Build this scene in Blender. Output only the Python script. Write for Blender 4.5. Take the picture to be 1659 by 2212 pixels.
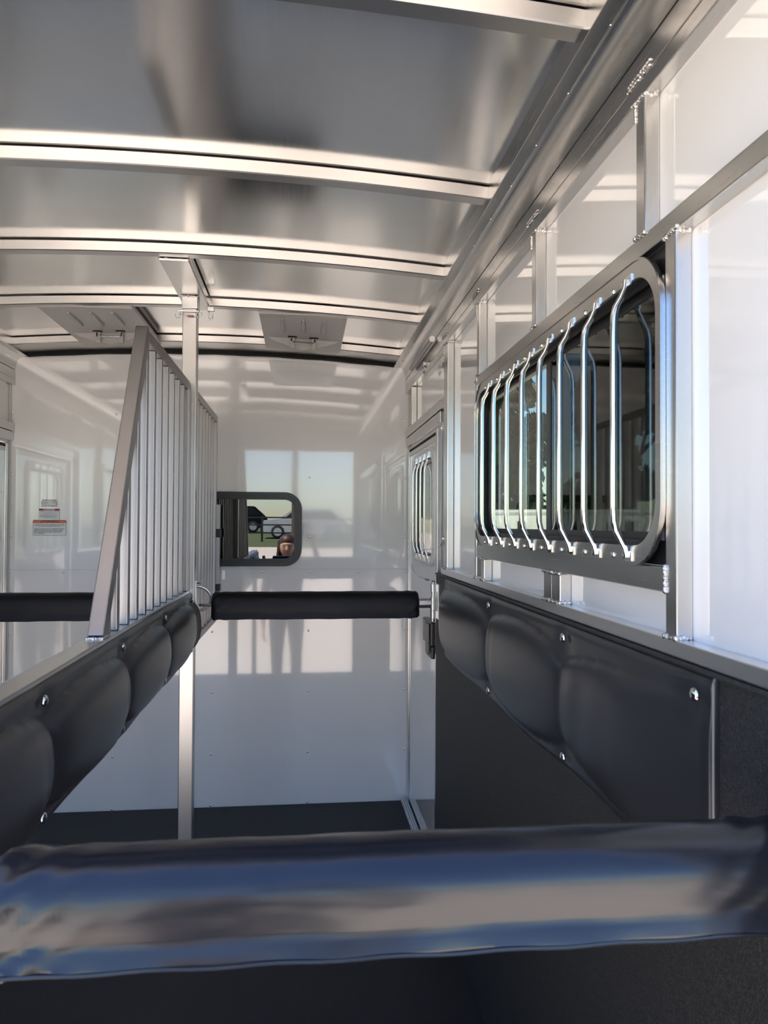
import bpy, bmesh, math, random
from mathutils import Vector, Matrix
from math import pi, sin, cos, radians

for _o in list(bpy.data.objects):
    bpy.data.objects.remove(_o, do_unlink=True)
SC = bpy.context.scene
COL = SC.collection
random.seed(7)

# ------------------------------------------------------------------ camera
FPX, IW, IH = 1600.0, 1659.0, 2212.0
CAMZ = 1.395
VP = (653.0, 1133.0)
ROLL = 0.007
yv = Vector(((VP[0] - IW / 2) / FPX, -(VP[1] - IH / 2) / FPX, -1.0)).normalized()
up = Vector((sin(ROLL), cos(ROLL), 0.0))
up = (up - yv * up.dot(yv)).normalized()
xv = yv.cross(up)
cd = bpy.data.cameras.new('camera')
cam = bpy.data.objects.new('camera', cd)
COL.objects.link(cam)
rot = Matrix((xv, yv, up))            # world = rot @ camera
cam.matrix_world = Matrix.Translation((0, 0, CAMZ)) @ rot.to_4x4()
cd.sensor_fit = 'HORIZONTAL'
cd.sensor_width = 36.0
cd.lens = 36.0 * FPX / IW
cd.clip_start = 0.02
cd.clip_end = 500
cd.dof.use_dof = True
cd.dof.focus_distance = 2.8
cd.dof.aperture_fstop = 14.0
SC.camera = cam

# ------------------------------------------------------------------ sky, sun, exposure
SUN_EL, SUN_AZ = radians(62), Vector((-0.92, 0.40, 0)).normalized()   # azimuth: direction towards the sun
world = bpy.data.worlds.new('sky')
SC.world = world
world.use_nodes = True
wn = world.node_tree.nodes
wl = world.node_tree.links
sky = wn.new('ShaderNodeTexSky')
sky.sky_type = 'NISHITA'
sky.sun_disc = False
sky.sun_elevation = SUN_EL
sky.sun_rotation = math.atan2(SUN_AZ.x, SUN_AZ.y)
sky.air_density = 1.0
sky.dust_density = 0.5
sky.ozone_density = 3.0
hs_ = wn.new('ShaderNodeHueSaturation')
hs_.inputs['Saturation'].default_value = 1.15
hs_.inputs['Hue'].default_value = 0.508
wl.new(sky.outputs[0], hs_.inputs['Color'])
wl.new(hs_.outputs[0], wn['Background'].inputs[0])
wn['Background'].inputs[1].default_value = 0.22
sd = bpy.data.lights.new('sun', 'SUN')
sd.energy = 9.5
sd.color = (1.0, 0.94, 0.86)
sd.angle = radians(0.53)
sun = bpy.data.objects.new('sun', sd)
COL.objects.link(sun)
sdir = Vector((SUN_AZ.x * cos(SUN_EL), SUN_AZ.y * cos(SUN_EL), sin(SUN_EL)))
sun.rotation_euler = sdir.to_track_quat('Z', 'Y').to_euler()
sun.location = sdir * 40
SC.view_settings.view_transform = 'Standard'
SC.view_settings.look = 'None'
SC.view_settings.gamma = 1.0
SC.view_settings.use_curve_mapping = False
SC.view_settings.exposure = 1.38
try:
    SC.cycles.use_denoising = True
    SC.cycles.max_bounces = 9
    SC.cycles.diffuse_bounces = 5
    SC.cycles.glossy_bounces = 6
    SC.cycles.transparent_max_bounces = 12
    SC.cycles.sample_clamp_indirect = 8.0
    SC.cycles.caustics_reflective = True
except Exception:
    pass

# ------------------------------------------------------------------ helpers
WL = {}                                # world location of every object made here

def wloc(o):
    return WL.get(o.name, Vector((0, 0, 0)))

def tag(o, label=None, cat=None, group=None, kind=None):
    if label: o['label'] = label
    if cat: o['category'] = cat
    if group: o['group'] = group
    if kind: o['kind'] = kind
    return o

def thing(name, loc, label, cat, group=None):
    o = bpy.data.objects.new(name, None)
    o.empty_display_size = 0.1
    COL.objects.link(o)
    o.location = loc
    WL[o.name] = Vector(loc)
    return tag(o, label, cat, group)

def smooth_by_angle(me, ang=35):
    try:
        me.polygons.foreach_set('use_smooth', [True] * len(me.polygons))
        me.set_sharp_from_angle(angle=radians(ang))
    except Exception:
        pass

def mesh_from(bm, name, mat, smooth=False, recalc=True):
    if recalc:
        bmesh.ops.recalc_face_normals(bm, faces=bm.faces[:])
    me = bpy.data.meshes.new(name)
    bm.to_mesh(me)
    bm.free()
    if mat is not None:
        for m in (mat if isinstance(mat, (list, tuple)) else [mat]):
            me.materials.append(m)
    if smooth:
        smooth_by_angle(me, smooth if smooth is not True else 35)
    return me

def obj(name, bm, mat, parent=None, smooth=False, origin=None, recalc=True):
    """vertices are in world space; the object origin goes to `origin` (default: its parent's)"""
    if id(bm) in FLAT:
        smooth = False
        FLAT.discard(id(bm))
    me = bm if isinstance(bm, bpy.types.Mesh) else mesh_from(bm, name, mat, smooth, recalc)
    pl = wloc(parent) if parent else Vector((0, 0, 0))
    og = Vector(origin) if origin is not None else pl
    me.transform(Matrix.Translation(-og))
    o = bpy.data.objects.new(name, me)
    COL.objects.link(o)
    if parent:
        o.parent = parent
    o.location = og - pl
    WL[o.name] = og
    return o

def inst(name, me, loc, parent=None, rot=None, scale=None):
    """object that shares mesh data; mesh is centred on its own origin"""
    o = bpy.data.objects.new(name, me)
    COL.objects.link(o)
    pl = wloc(parent) if parent else Vector((0, 0, 0))
    if parent:
        o.parent = parent
    o.location = Vector(loc) - pl
    if rot: o.rotation_euler = rot
    if scale: o.scale = scale
    WL[o.name] = Vector(loc)
    return o

def box(bm, x0, x1, y0, y1, z0, z1, bev=0.0):
    x0, x1 = min(x0, x1), max(x0, x1)
    y0, y1 = min(y0, y1), max(y0, y1)
    z0, z1 = min(z0, z1), max(z0, z1)
    vs = [bm.verts.new(p) for p in ((x0, y0, z0), (x1, y0, z0), (x1, y1, z0), (x0, y1, z0),
                                    (x0, y0, z1), (x1, y0, z1), (x1, y1, z1), (x0, y1, z1))]
    fs = [bm.faces.new([vs[i] for i in q]) for q in ((0, 3, 2, 1), (4, 5, 6, 7), (0, 1, 5, 4), (1, 2, 6, 5), (2, 3, 7, 6), (3, 0, 4, 7))]
    if bev:
        es = list({e for f in fs for e in f.edges})
        bmesh.ops.bevel(bm, geom=es, offset=bev, segments=2, affect='EDGES', profile=0.6)
    return bm

FLAT = set()

def BX(*a, **k):
    b = bmesh.new()
    FLAT.add(id(b))
    return box(b, *a, **k)

def obox(bm, p0, p1, w, h, upv=(0, 0, 1), bev=0.0):
    """bar of section w x h from p0 to p1"""
    p0, p1 = Vector(p0), Vector(p1)
    d = (p1 - p0).normalized()
    s = d.cross(Vector(upv)).normalized()
    u = s.cross(d).normalized()
    vs = []
    for p in (p0, p1):
        for a, b in ((-1, -1), (1, -1), (1, 1), (-1, 1)):
            vs.append(bm.verts.new(p + s * (a * w / 2) + u * (b * h / 2)))
    fs = [bm.faces.new([vs[i] for i in q]) for q in ((3, 2, 1, 0), (4, 5, 6, 7), (0, 1, 5, 4), (1, 2, 6, 5), (2, 3, 7, 6), (3, 0, 4, 7))]
    if bev:
        es = list({e for f in fs for e in f.edges})
        bmesh.ops.bevel(bm, geom=es, offset=bev, segments=2, affect='EDGES', profile=0.6)
    return bm

def tube(bm, pts, r, n=10, caps=True, flat=None):
    """round tube along points; r may be a list; flat = list of (a,b) radii pairs overriding"""
    pts = [Vector(p) for p in pts]
    rings = []
    prev = None
    for i, p in enumerate(pts):
        if i == 0: t = pts[1] - p
        elif i == len(pts) - 1: t = p - pts[i - 1]
        else: t = (pts[i + 1] - p).normalized() + (p - pts[i - 1]).normalized()
        t.normalize()
        if prev is None:
            a = Vector((0, 0, 1)) if abs(t.z) < 0.9 else Vector((1, 0, 0))
            u = t.cross(a).normalized()
        else:
            u = (prev - t * prev.dot(t)).normalized()
        prev = u
        v = t.cross(u)
        rr = r[i] if isinstance(r, (list, tuple)) else r
        rings.append([bm.verts.new(p + (u * cos(2 * pi * k / n) + v * sin(2 * pi * k / n)) * rr) for k in range(n)])
    for a, b in zip(rings, rings[1:]):
        for k in range(n):
            bm.faces.new((a[k], a[(k + 1) % n], b[(k + 1) % n], b[k]))
    if caps:
        bm.faces.new(rings[0][::-1])
        bm.faces.new(rings[-1])
    return bm

def extrude_profile(bm, prof, axis, a, b, cap=True, closed=True):
    """prof: list of 2-D points; axis 'X': prof=(y,z), 'Y': prof=(x,z), 'Z': prof=(x,y)"""
    def P(q, t):
        return {'X': (t, q[0], q[1]), 'Y': (q[0], t, q[1]), 'Z': (q[0], q[1], t)}[axis]
    A = [bm.verts.new(P(q, a)) for q in prof]
    B = [bm.verts.new(P(q, b)) for q in prof]
    n = len(prof)
    for i in range(n if closed else n - 1):
        bm.faces.new((A[i], A[(i + 1) % n], B[(i + 1) % n], B[i]))
    if cap and closed:
        bm.faces.new(A[::-1])
        bm.faces.new(B)
    return bm

def rrect(w, h, r, n=8):
    """rounded rectangle outline centred on 0, counter-clockwise"""
    pts = []
    for cxs, cys, a0 in ((1, 1, 0), (-1, 1, 90), (-1, -1, 180), (1, -1, 270)):
        for k in range(n + 1):
            a = radians(a0 + 90 * k / n)
            pts.append((cxs * (w / 2 - r) + r * cos(a), cys * (h / 2 - r) + r * sin(a)))
    return pts

def frame_ring(bm, outer, inner, place, d0, d1):
    """ring between two outlines (same count) extruded in depth d0..d1; place(u,v,d)->xyz"""
    n = len(outer)
    V = [[bm.verts.new(place(p[0], p[1], d)) for p in o] for o, d in ((outer, d0), (inner, d0), (inner, d1), (outer, d1))]
    for i in range(n):
        j = (i + 1) % n
        for a, b in ((0, 1), (1, 2), (2, 3), (3, 0)):
            bm.faces.new((V[a][i], V[a][j], V[b][j], V[b][i]))
    return bm

def plate(bm, outline, place, d0, d1):
    A = [bm.verts.new(place(p[0], p[1], d0)) for p in outline]
    B = [bm.verts.new(place(p[0], p[1], d1)) for p in outline]
    n = len(outline)
    bm.faces.new(A)
    bm.faces.new(B[::-1])
    for i in range(n):
        j = (i + 1) % n
        bm.faces.new((A[i], A[j], B[j], B[i]))
    return bm

def grid_holes(bm, axis, c0, c1, u0, u1, v0, v1, holes):
    """slab with rectangular holes. axis 'X': slab between x=c0..c1, u=y, v=z; 'Y': u=x, v=z"""
    us = sorted({u0, u1} | {h for q in holes for h in q[:2]})
    vs = sorted({v0, v1} | {h for q in holes for h in q[2:]})
    us = [u for u in us if u0 <= u <= u1]
    vs = [v for v in vs if v0 <= v <= v1]
    cache = {}
    def V(u, v, c):
        k = (round(u, 5), round(v, 5), round(c, 5))
        if k not in cache:
            cache[k] = bm.verts.new((c, u, v) if axis == 'X' else (u, c, v))
        return cache[k]
    def solid(i, j):
        if not (0 <= i < len(us) - 1 and 0 <= j < len(vs) - 1): return False
        um, vm = (us[i] + us[i + 1]) / 2, (vs[j] + vs[j + 1]) / 2
        return not any(h[0] < um < h[1] and h[2] < vm < h[3] for h in holes)
    for i in range(len(us) - 1):
        for j in range(len(vs) - 1):
            if not solid(i, j): continue
            a, b, c, d = us[i], us[i + 1], vs[j], vs[j + 1]
            for cc in (c0, c1):
                bm.faces.new((V(a, c, cc), V(b, c, cc), V(b, d, cc), V(a, d, cc)))
            if not solid(i - 1, j): bm.faces.new((V(a, c, c0), V(a, d, c0), V(a, d, c1), V(a, c, c1)))
            if not solid(i + 1, j): bm.faces.new((V(b, c, c0), V(b, d, c0), V(b, d, c1), V(b, c, c1)))
            if not solid(i, j - 1): bm.faces.new((V(a, c, c0), V(b, c, c0), V(b, c, c1), V(a, c, c1)))
            if not solid(i, j + 1): bm.faces.new((V(a, d, c0), V(b, d, c0), V(b, d, c1), V(a, d, c1)))
    return bm

# ------------------------------------------------------------------ materials
def new_mat(name):
    m = bpy.data.materials.new(name)
    m.use_nodes = True
    nt = m.node_tree
    return m, nt, nt.nodes['Principled BSDF']

def tex_coord(nt, scale=(1, 1, 1), kind='Object'):
    tc = nt.nodes.new('ShaderNodeTexCoord')
    mp = nt.nodes.new('ShaderNodeMapping')
    mp.inputs['Scale'].default_value = scale
    nt.links.new(tc.outputs[kind], mp.inputs[0])
    return mp.outputs[0]

def noise(nt, vec, scale, detail=3.0, rough=0.5):
    n = nt.nodes.new('ShaderNodeTexNoise')
    n.inputs['Scale'].default_value = scale
    n.inputs['Detail'].default_value = detail
    n.inputs['Roughness'].default_value = rough
    nt.links.new(vec, n.inputs['Vector'])
    return n.outputs['Fac']

def ramp(nt, fac, a, b, p0=0.3, p1=0.7):
    r = nt.nodes.new('ShaderNodeValToRGB')
    r.color_ramp.elements[0].position = p0
    r.color_ramp.elements[1].position = p1
    r.color_ramp.elements[0].color = (*a, 1) if len(a) == 3 else a
    r.color_ramp.elements[1].color = (*b, 1) if len(b) == 3 else b
    nt.links.new(fac, r.inputs[0])
    return r.outputs[0]

def bump(nt, bsdf, fac, strength, dist, prev=None):
    b = nt.nodes.new('ShaderNodeBump')
    b.inputs['Strength'].default_value = strength
    b.inputs['Distance'].default_value = dist
    nt.links.new(fac, b.inputs['Height'])
    if prev is not None: nt.links.new(prev, b.inputs['Normal'])
    nt.links.new(b.outputs[0], bsdf.inputs['Normal'])
    return b.outputs[0]

def mrange(nt, fac, a, b):
    m = nt.nodes.new('ShaderNodeMapRange')
    m.inputs['To Min'].default_value = a
    m.inputs['To Max'].default_value = b
    nt.links.new(fac, m.inputs['Value'])
    return m.outputs[0]

def plain(name, col, rough=0.5, metal=0.0, spec=0.5, var=0.06, vscale=8.0, bmp=None):
    m, nt, p = new_mat(name)
    p.inputs['Metallic'].default_value = metal
    p.inputs['Roughness'].default_value = rough
    p.inputs['Specular IOR Level'].default_value = spec
    v = tex_coord(nt)
    f = noise(nt, v, vscale)
    a = tuple(max(0, c * (1 - var)) for c in col)
    b = tuple(min(1, c * (1 + var)) for c in col)
    nt.links.new(ramp(nt, f, a, b), p.inputs['Base Color'])
    if bmp:
        bump(nt, p, noise(nt, v, bmp[0], 3), bmp[1], bmp[2])
    return m

def metal(name, col, rough, stretch, rvar=0.04, bs=0.03, wav=0.0, bd=0.0006, scale=260.0):
    """brushed / drawn metal; stretch = scale per axis (small along the drawing direction)"""
    m, nt, p = new_mat(name)
    p.inputs['Metallic'].default_value = 1.0
    v = tex_coord(nt, stretch)
    f = noise(nt, v, scale, 2.0)
    v2 = tex_coord(nt)
    f2 = noise(nt, v2, 6.0, 3.0)
    nt.links.new(ramp(nt, f2, tuple(c * 0.95 for c in col), col), p.inputs['Base Color'])
    nt.links.new(mrange(nt, f, rough - rvar, rough + rvar), p.inputs['Roughness'])
    nrm = None
    if wav:
        b = nt.nodes.new('ShaderNodeBump')
        b.inputs['Strength'].default_value = wav
        b.inputs['Distance'].default_value = 0.02
        nt.links.new(noise(nt, v2, 1.6, 1.0), b.inputs['Height'])
        nrm = b.outputs[0]
    bump(nt, p, f, bs, bd, nrm)
    return m

M = {}
M['alu_y'] = metal('drawn_aluminium_lengthwise', (0.62, 0.615, 0.60), 0.26, (1, 0.03, 1))
M['alu_kick'] = metal('bright_rail_aluminium', (0.86, 0.85, 0.84), 0.34, (1, 0.03, 1))
M['alu_z'] = metal('drawn_aluminium_upright', (0.68, 0.67, 0.655), 0.26, (1, 1, 0.03))
M['alu_x'] = metal('drawn_aluminium_crosswise', (0.54, 0.525, 0.505), 0.30, (0.03, 1, 1))
M['roof'] = metal('roof_sheet_aluminium', (0.76, 0.755, 0.735), 0.155, (1, 0.03, 1), 0.025, 0.02, wav=0.06, scale=180.0)
M['cast'] = metal('dull_zinc_plated_steel', (0.80, 0.79, 0.77), 0.34, (1, 1, 1), 0.1, 0.2, scale=60)
M['chrome'] = metal('polished_steel_rod', (0.90, 0.90, 0.89), 0.12, (1, 1, 0.05), 0.04, 0.04)
M['weld'] = metal('weld_bead_metal', (0.80, 0.78, 0.76), 0.22, (1, 1, 1), 0.12, 0.7, bd=0.002, scale=420)
M['slant'] = metal('grey_divider_frame_aluminium', (0.33, 0.315, 0.315), 0.42, (1, 1, 0.05), 0.05, 0.04)
M['alu_post'] = metal('mill_finish_post_aluminium', (0.52, 0.505, 0.49), 0.30, (1, 1, 0.03))
M['dull_alu'] = metal('satin_divider_aluminium', (0.42, 0.405, 0.405), 0.40, (1, 1, 0.05), 0.05, 0.04)

def white_skin():
    m, nt, p = new_mat('gloss_white_wall_sheet')
    v = tex_coord(nt)
    f = noise(nt, v, 3.0, 2.0)
    nt.links.new(ramp(nt, f, (0.90, 0.895, 0.885), (0.93, 0.925, 0.915)), p.inputs['Base Color'])
    p.inputs['Roughness'].default_value = 0.07
    p.inputs['IOR'].default_value = 1.52
    p.inputs['Coat Weight'].default_value = 1.0
    p.inputs['Coat IOR'].default_value = 1.65
    p.inputs['Coat Roughness'].default_value = 0.03
    bump(nt, p, noise(nt, tex_coord(nt, (1, 1, 0.6)), 1.7, 2.0), 0.06, 0.03)
    return m
M['skin'] = white_skin()
M['vinyl'] = None
def vinyl():
    m, nt, p = new_mat('black_vinyl')
    v = tex_coord(nt)
    nt.links.new(ramp(nt, noise(nt, v, 5.0), (0.018, 0.0185, 0.022), (0.025, 0.026, 0.030)), p.inputs['Base Color'])
    p.inputs['Roughness'].default_value = 0.34
    p.inputs['Specular IOR Level'].default_value = 0.6
    b1 = bump(nt, p, noise(nt, v, 900.0, 2.0), 0.08, 0.0006)
    return m
M['vinyl'] = vinyl()
def bar_vinyl():
    m, nt, p = new_mat('glossy_black_bar_vinyl')
    v = tex_coord(nt)
    nt.links.new(ramp(nt, noise(nt, v, 5.0), (0.010, 0.011, 0.015), (0.015, 0.016, 0.02)), p.inputs['Base Color'])
    sc = noise(nt, tex_coord(nt, (1, 3, 3)), 30.0, 4.0)
    nt.links.new(mrange(nt, sc, 0.16, 0.30), p.inputs['Roughness'])
    p.inputs['Specular IOR Level'].default_value = 0.6
    bump(nt, p, noise(nt, tex_coord(nt, (0.6, 1, 1)), 16.0, 2.0), 0.02, 0.004)
    return m
M['bar_vinyl'] = bar_vinyl()
M['matt_vinyl'] = plain('matt_black_bar_vinyl', (0.006, 0.006, 0.008), 0.48, spec=0.28, vscale=6)
def lining():
    m, nt, p = new_mat('black_textured_wall_lining')
    v = tex_coord(nt)
    nt.links.new(ramp(nt, noise(nt, v, 420.0, 2.0), (0.016, 0.016, 0.0165), (0.060, 0.058, 0.056), 0.45, 0.75), p.inputs['Base Color'])
    p.inputs['Roughness'].default_value = 0.55
    bump(nt, p, noise(nt, v, 380.0, 2.0), 0.9, 0.0025)
    return m
M['lining'] = lining()
M['rubber'] = plain('black_rubber_mat', (0.016, 0.017, 0.02), 0.62, bmp=(240, 0.5, 0.002), vscale=40)
M['black'] = plain('black_powder_coat', (0.014, 0.014, 0.016), 0.36, bmp=(500, 0.1, 0.0005))
M['gasket'] = plain('black_foam_gasket', (0.006, 0.006, 0.007), 0.8)
M['vent'] = plain('grey_white_vent_plastic', (0.50, 0.475, 0.46), 0.42, var=0.02)
M['white_paint'] = plain('white_painted_steel', (0.80, 0.79, 0.77), 0.25, var=0.02)
M['seal'] = plain('translucent_sealant', (0.70, 0.68, 0.64), 0.4)
M['phone'] = plain('phone_glass', (0.01, 0.01, 0.012), 0.1)
M['denim'] = plain('dark_denim', (0.018, 0.022, 0.035), 0.85, bmp=(300, 0.3, 0.002))
M['shirt'] = plain('charcoal_jersey', (0.020, 0.019, 0.022), 0.9, bmp=(200, 0.3, 0.002))
M['skin_tone'] = plain('human_skin', (0.52, 0.30, 0.21), 0.5, var=0.05)
M['hair'] = plain('brown_hair', (0.055, 0.03, 0.018), 0.5, var=0.3, vscale=60)
M['eye'] = plain('eye', (0.02, 0.015, 0.012), 0.15)
M['lip'] = plain('lip', (0.42, 0.16, 0.14), 0.45)
M['shoe'] = plain('shoe_leather', (0.03, 0.025, 0.02), 0.5)

def glass(name, tint, base=0.04, rough=0.0):
    m, nt, p = new_mat(name)
    nt.nodes.remove(p)
    out = nt.nodes['Material Output']
    tr = nt.nodes.new('ShaderNodeBsdfTransparent')
    tr.inputs[0].default_value = (*tint, 1)
    gl = nt.nodes.new('ShaderNodeBsdfGlossy')
    gl.inputs['Roughness'].default_value = rough
    gl.inputs['Color'].default_value = (1, 1, 1, 1)
    lw = nt.nodes.new('ShaderNodeLayerWeight')
    lw.inputs['Blend'].default_value = 0.5
    pw = nt.nodes.new('ShaderNodeMath'); pw.operation = 'POWER'
    nt.links.new(lw.outputs['Facing'], pw.inputs[0]); pw.inputs[1].default_value = 5.0
    fr = nt.nodes.new('ShaderNodeMath'); fr.operation = 'MULTIPLY_ADD'
    nt.links.new(pw.outputs[0], fr.inputs[0]); fr.inputs[1].default_value = 1.0 - base; fr.inputs[2].default_value = base
    mx = nt.nodes.new('ShaderNodeMixShader')
    nt.links.new(fr.outputs[0], mx.inputs[0])
    nt.links.new(tr.outputs[0], mx.inputs[1])
    nt.links.new(gl.outputs[0], mx.inputs[2])
    nt.links.new(mx.outputs[0], out.inputs[0])
    return m
M['glass'] = glass('tinted_window_glass', (0.56, 0.59, 0.53))
M['glass_door'] = glass('light_tinted_door_glass', (0.72, 0.74, 0.72))
M['glass_dark'] = glass('dark_tinted_glass', (0.45, 0.45, 0.45))
M['glass_screen'] = glass('screened_tinted_glass', (0.30, 0.31, 0.32), rough=0.03)

# ------------------------------------------------------------------ trailer dimensions (metres, floor = 0)
XR = 0.544            # right skin
XC = -0.433           # centre line
YR = 0.50             # rear sill
YF = 3.75             # front bulkhead
GZ = -0.42            # ground outside

def mirx(x):
    return 2 * XC - x

def arch(x, crown, k=0.0478):
    return crown - k * (x - XC) ** 2

ROOF_CROWN, BOW_CROWN = 2.290, 2.254

# ---- floor
fl = obj('floor', BX(-1.44, 0.574, YR, YF + 0.02, -0.06, -0.02), M['rubber'])
tag(fl, 'black rubber floor of the horse trailer', kind='structure')
for i, (x0, x1) in enumerate(((-1.40, 0.535),)):
    obj('rubber_mat', BX(x0, x1, YR + 0.01, YF - 0.003, -0.0195, 0.0, bev=0.003), M['rubber'], fl)
obj('rear_sill', BX(-1.44, 0.574, YR - 0.03, YR - 0.001, -0.12, 0.005, bev=0.004), M['alu_x'], fl)

# ---- front bulkhead
WX0, WX1, WZ0, WZ1 = -0.62, -0.002, 1.186, 1.556       # window in the bulkhead, outside of its frame
bm = bmesh.new()
hole = (WX0 + 0.030, WX1 - 0.030, WZ0 + 0.030, WZ1 - 0.030)
grid_holes(bm, 'Y', YF, YF + 0.02, -1.43, 0.564, -0.02, 2.20, [hole])
# arched top strip
n = 24
for y in (YF, YF + 0.02):
    top = [bm.verts.new((-1.43 + 1.994 * i / n, y, arch(-1.43 + 1.994 * i / n, ROOF_CROWN))) for i in range(n + 1)]
    bot = [bm.verts.new((-1.43 + 1.994 * i / n, y, 2.20)) for i in range(n + 1)]
    for i in range(n):
        bm.faces.new((bot[i], bot[i + 1], top[i + 1], top[i]))
wf = obj('wall_front', bm, M['skin'], recalc=False)
tag(wf, 'glossy white front wall of the trailer', kind='structure')

# rivets
bm = bmesh.new()
bmesh.ops.create_uvsphere(bm, u_segments=10, v_segments=6, radius=0.0055)
bmesh.ops.scale(bm, vec=(1, 0.6, 1), verts=bm.verts)
rivet_y = mesh_from(bm, 'rivet', M['chrome'], True)
bm = bmesh.new()
bmesh.ops.create_uvsphere(bm, u_segments=10, v_segments=6, radius=0.0055)
bmesh.ops.scale(bm, vec=(0.6, 1, 1), verts=bm.verts)
rivet_x = mesh_from(bm, 'rivet', M['chrome'], True)
for z in (1.93, 1.632, 1.333, 1.158, 0.862, 0.562, 0.258, 0.006):
    xs = [-1.396, -0.911, -0.440, 0.034, 0.520]
    if abs(z - 1.158) < 0.01:
        xs = [-1.396, -1.156, -0.911, -0.675, -0.440, -0.194, 0.040, 0.286, 0.520]
    for x in xs:
        if WX0 < x < WX1 and WZ0 < z < WZ1: continue
        inst('rivet', rivet_y, (x, YF - 0.001, z), wf)
obj('panel_seam', BX(-1.41, 0.544, YF - 0.0012, YF + 0.001, 1.169, 1.1715), M['seal'], wf)
# gasket under the roof
bm = bmesh.new()
pr = []
for y in (3.722, 3.749):
    for dz in (0.0, -0.050):
        pr.append([bm.verts.new((-1.335 + 1.80 * i / n, y, arch(-1.335 + 1.80 * i / n, ROOF_CROWN - 0.002) + dz + (0.0015 * sin(i * 1.7) if dz else 0))) for i in range(n + 1)])
for a, b in ((0, 1), (1, 3), (3, 2), (2, 0)):
    for i in range(n):
        bm.faces.new((pr[a][i], pr[a][i + 1], pr[b][i + 1], pr[b][i]))
obj('roof_gasket', bm, M['gasket'], wf, True)
# corner caulk beads
for x in (0.541, -1.407):
    obj('corner_caulk', tube(bmesh.new(), [(x, YF - 0.003, 0.03 + 0.09 * i) for i in range(24)], [0.006 + 0.0015 * random.random() for i in range(24)], 8), M['seal'], wf, True)

# ---- roof
bm = bmesh.new()
nx, ny = 40, 12
for dz in (0.0, 0.02):
    V = [[bm.verts.new((-1.45 + 2.034 * i / nx, YR - 0.02 + (YF - YR + 0.06) * j / ny, arch(-1.45 + 2.034 * i / nx, ROOF_CROWN) + dz)) for j in range(ny + 1)] for i in range(nx + 1)]
    for i in range(nx):
        for j in range(ny):
            q = (V[i][j], V[i + 1][j], V[i + 1][j + 1], V[i][j + 1])
            bm.faces.new(q if dz else q[::-1])
ce = obj('ceiling', bm, M['roof'], None, 60, recalc=False)
tag(ce, 'arched brushed aluminium trailer roof', kind='structure')

def bow(y0, y1, h=0.0335, x0=-1.325, x1=0.459):
    bm = bmesh.new()
    n = 28
    R = []
    for i in range(n + 1):
        x = x0 + (x1 - x0) * i / n
        z = arch(x, BOW_CROWN)
        b = 0.0025
        sec = [(y0, z + b), (y0 + b, z), (y1 - b, z), (y1, z + b), (y1, z + h - b), (y1 - b, z + h), (y0 + b, z + h), (y0, z + h - b)]
        R.append([bm.verts.new((x, y, zz)) for y, zz in sec])
    for a, b in zip(R, R[1:]):
        for k in range(8):
            bm.faces.new((a[k], a[(k + 1) % 8], b[(k + 1) % 8], b[k]))
    bm.faces.new(R[0]); bm.faces.new(R[-1][::-1])
    return bm
for y0, y1 in ((0.62, 0.66), (1.165, 1.205), (1.812, 1.852), (2.398, 2.438), (2.962, 3.002), (3.556, 3.716)):
    o = obj('roof_bow', bow(y0, y1), M['alu_x'], ce, 40)
# centre channel between the third and fourth bow carrying the divider post
ch = obj('ceiling_channel', BX(-0.465, -0.372, 2.436, 2.99, 2.2445, 2.2515, bev=0.001), M['alu_y'], ce)
obj('channel_lip', BX(-0.375, -0.368, 2.44, 2.962, 2.252, 2.280), M['alu_y'], ch)
obj('channel_lip', BX(-0.468, -0.461, 2.44, 2.962, 2.252, 2.280), M['alu_y'], ch)

# ---- side walls, built once for each side
def weld(bm, p0, p1, r=0.0045, nrm=(-1, 0, 0)):
    p0, p1 = Vector(p0), Vector(p1)
    L = (p1 - p0).length
    k = max(3, int(L / (r * 1.1)))
    rr = random.Random(int((p0.y + p1.z) * 9999))
    for i in range(k + 1):
        c = p0.lerp(p1, i / k)
        g = bmesh.ops.create_icosphere(bm, subdivisions=1, radius=r * (0.8 + 0.5 * rr.random()))
        for v in g['verts']:
            v.co += c + Vector((0, rr.uniform(-.2, .2) * r, rr.uniform(-.3, .3) * r))

WIN_Y0, WIN_Y1, WIN_Z0, WIN_Z1 = 1.012, 2.178, 1.334, 1.812
DOOR_Y0, DOOR_Y1, DOOR_Z0, DOOR_Z1 = 2.868, 3.690, 0.035, 1.780

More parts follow.
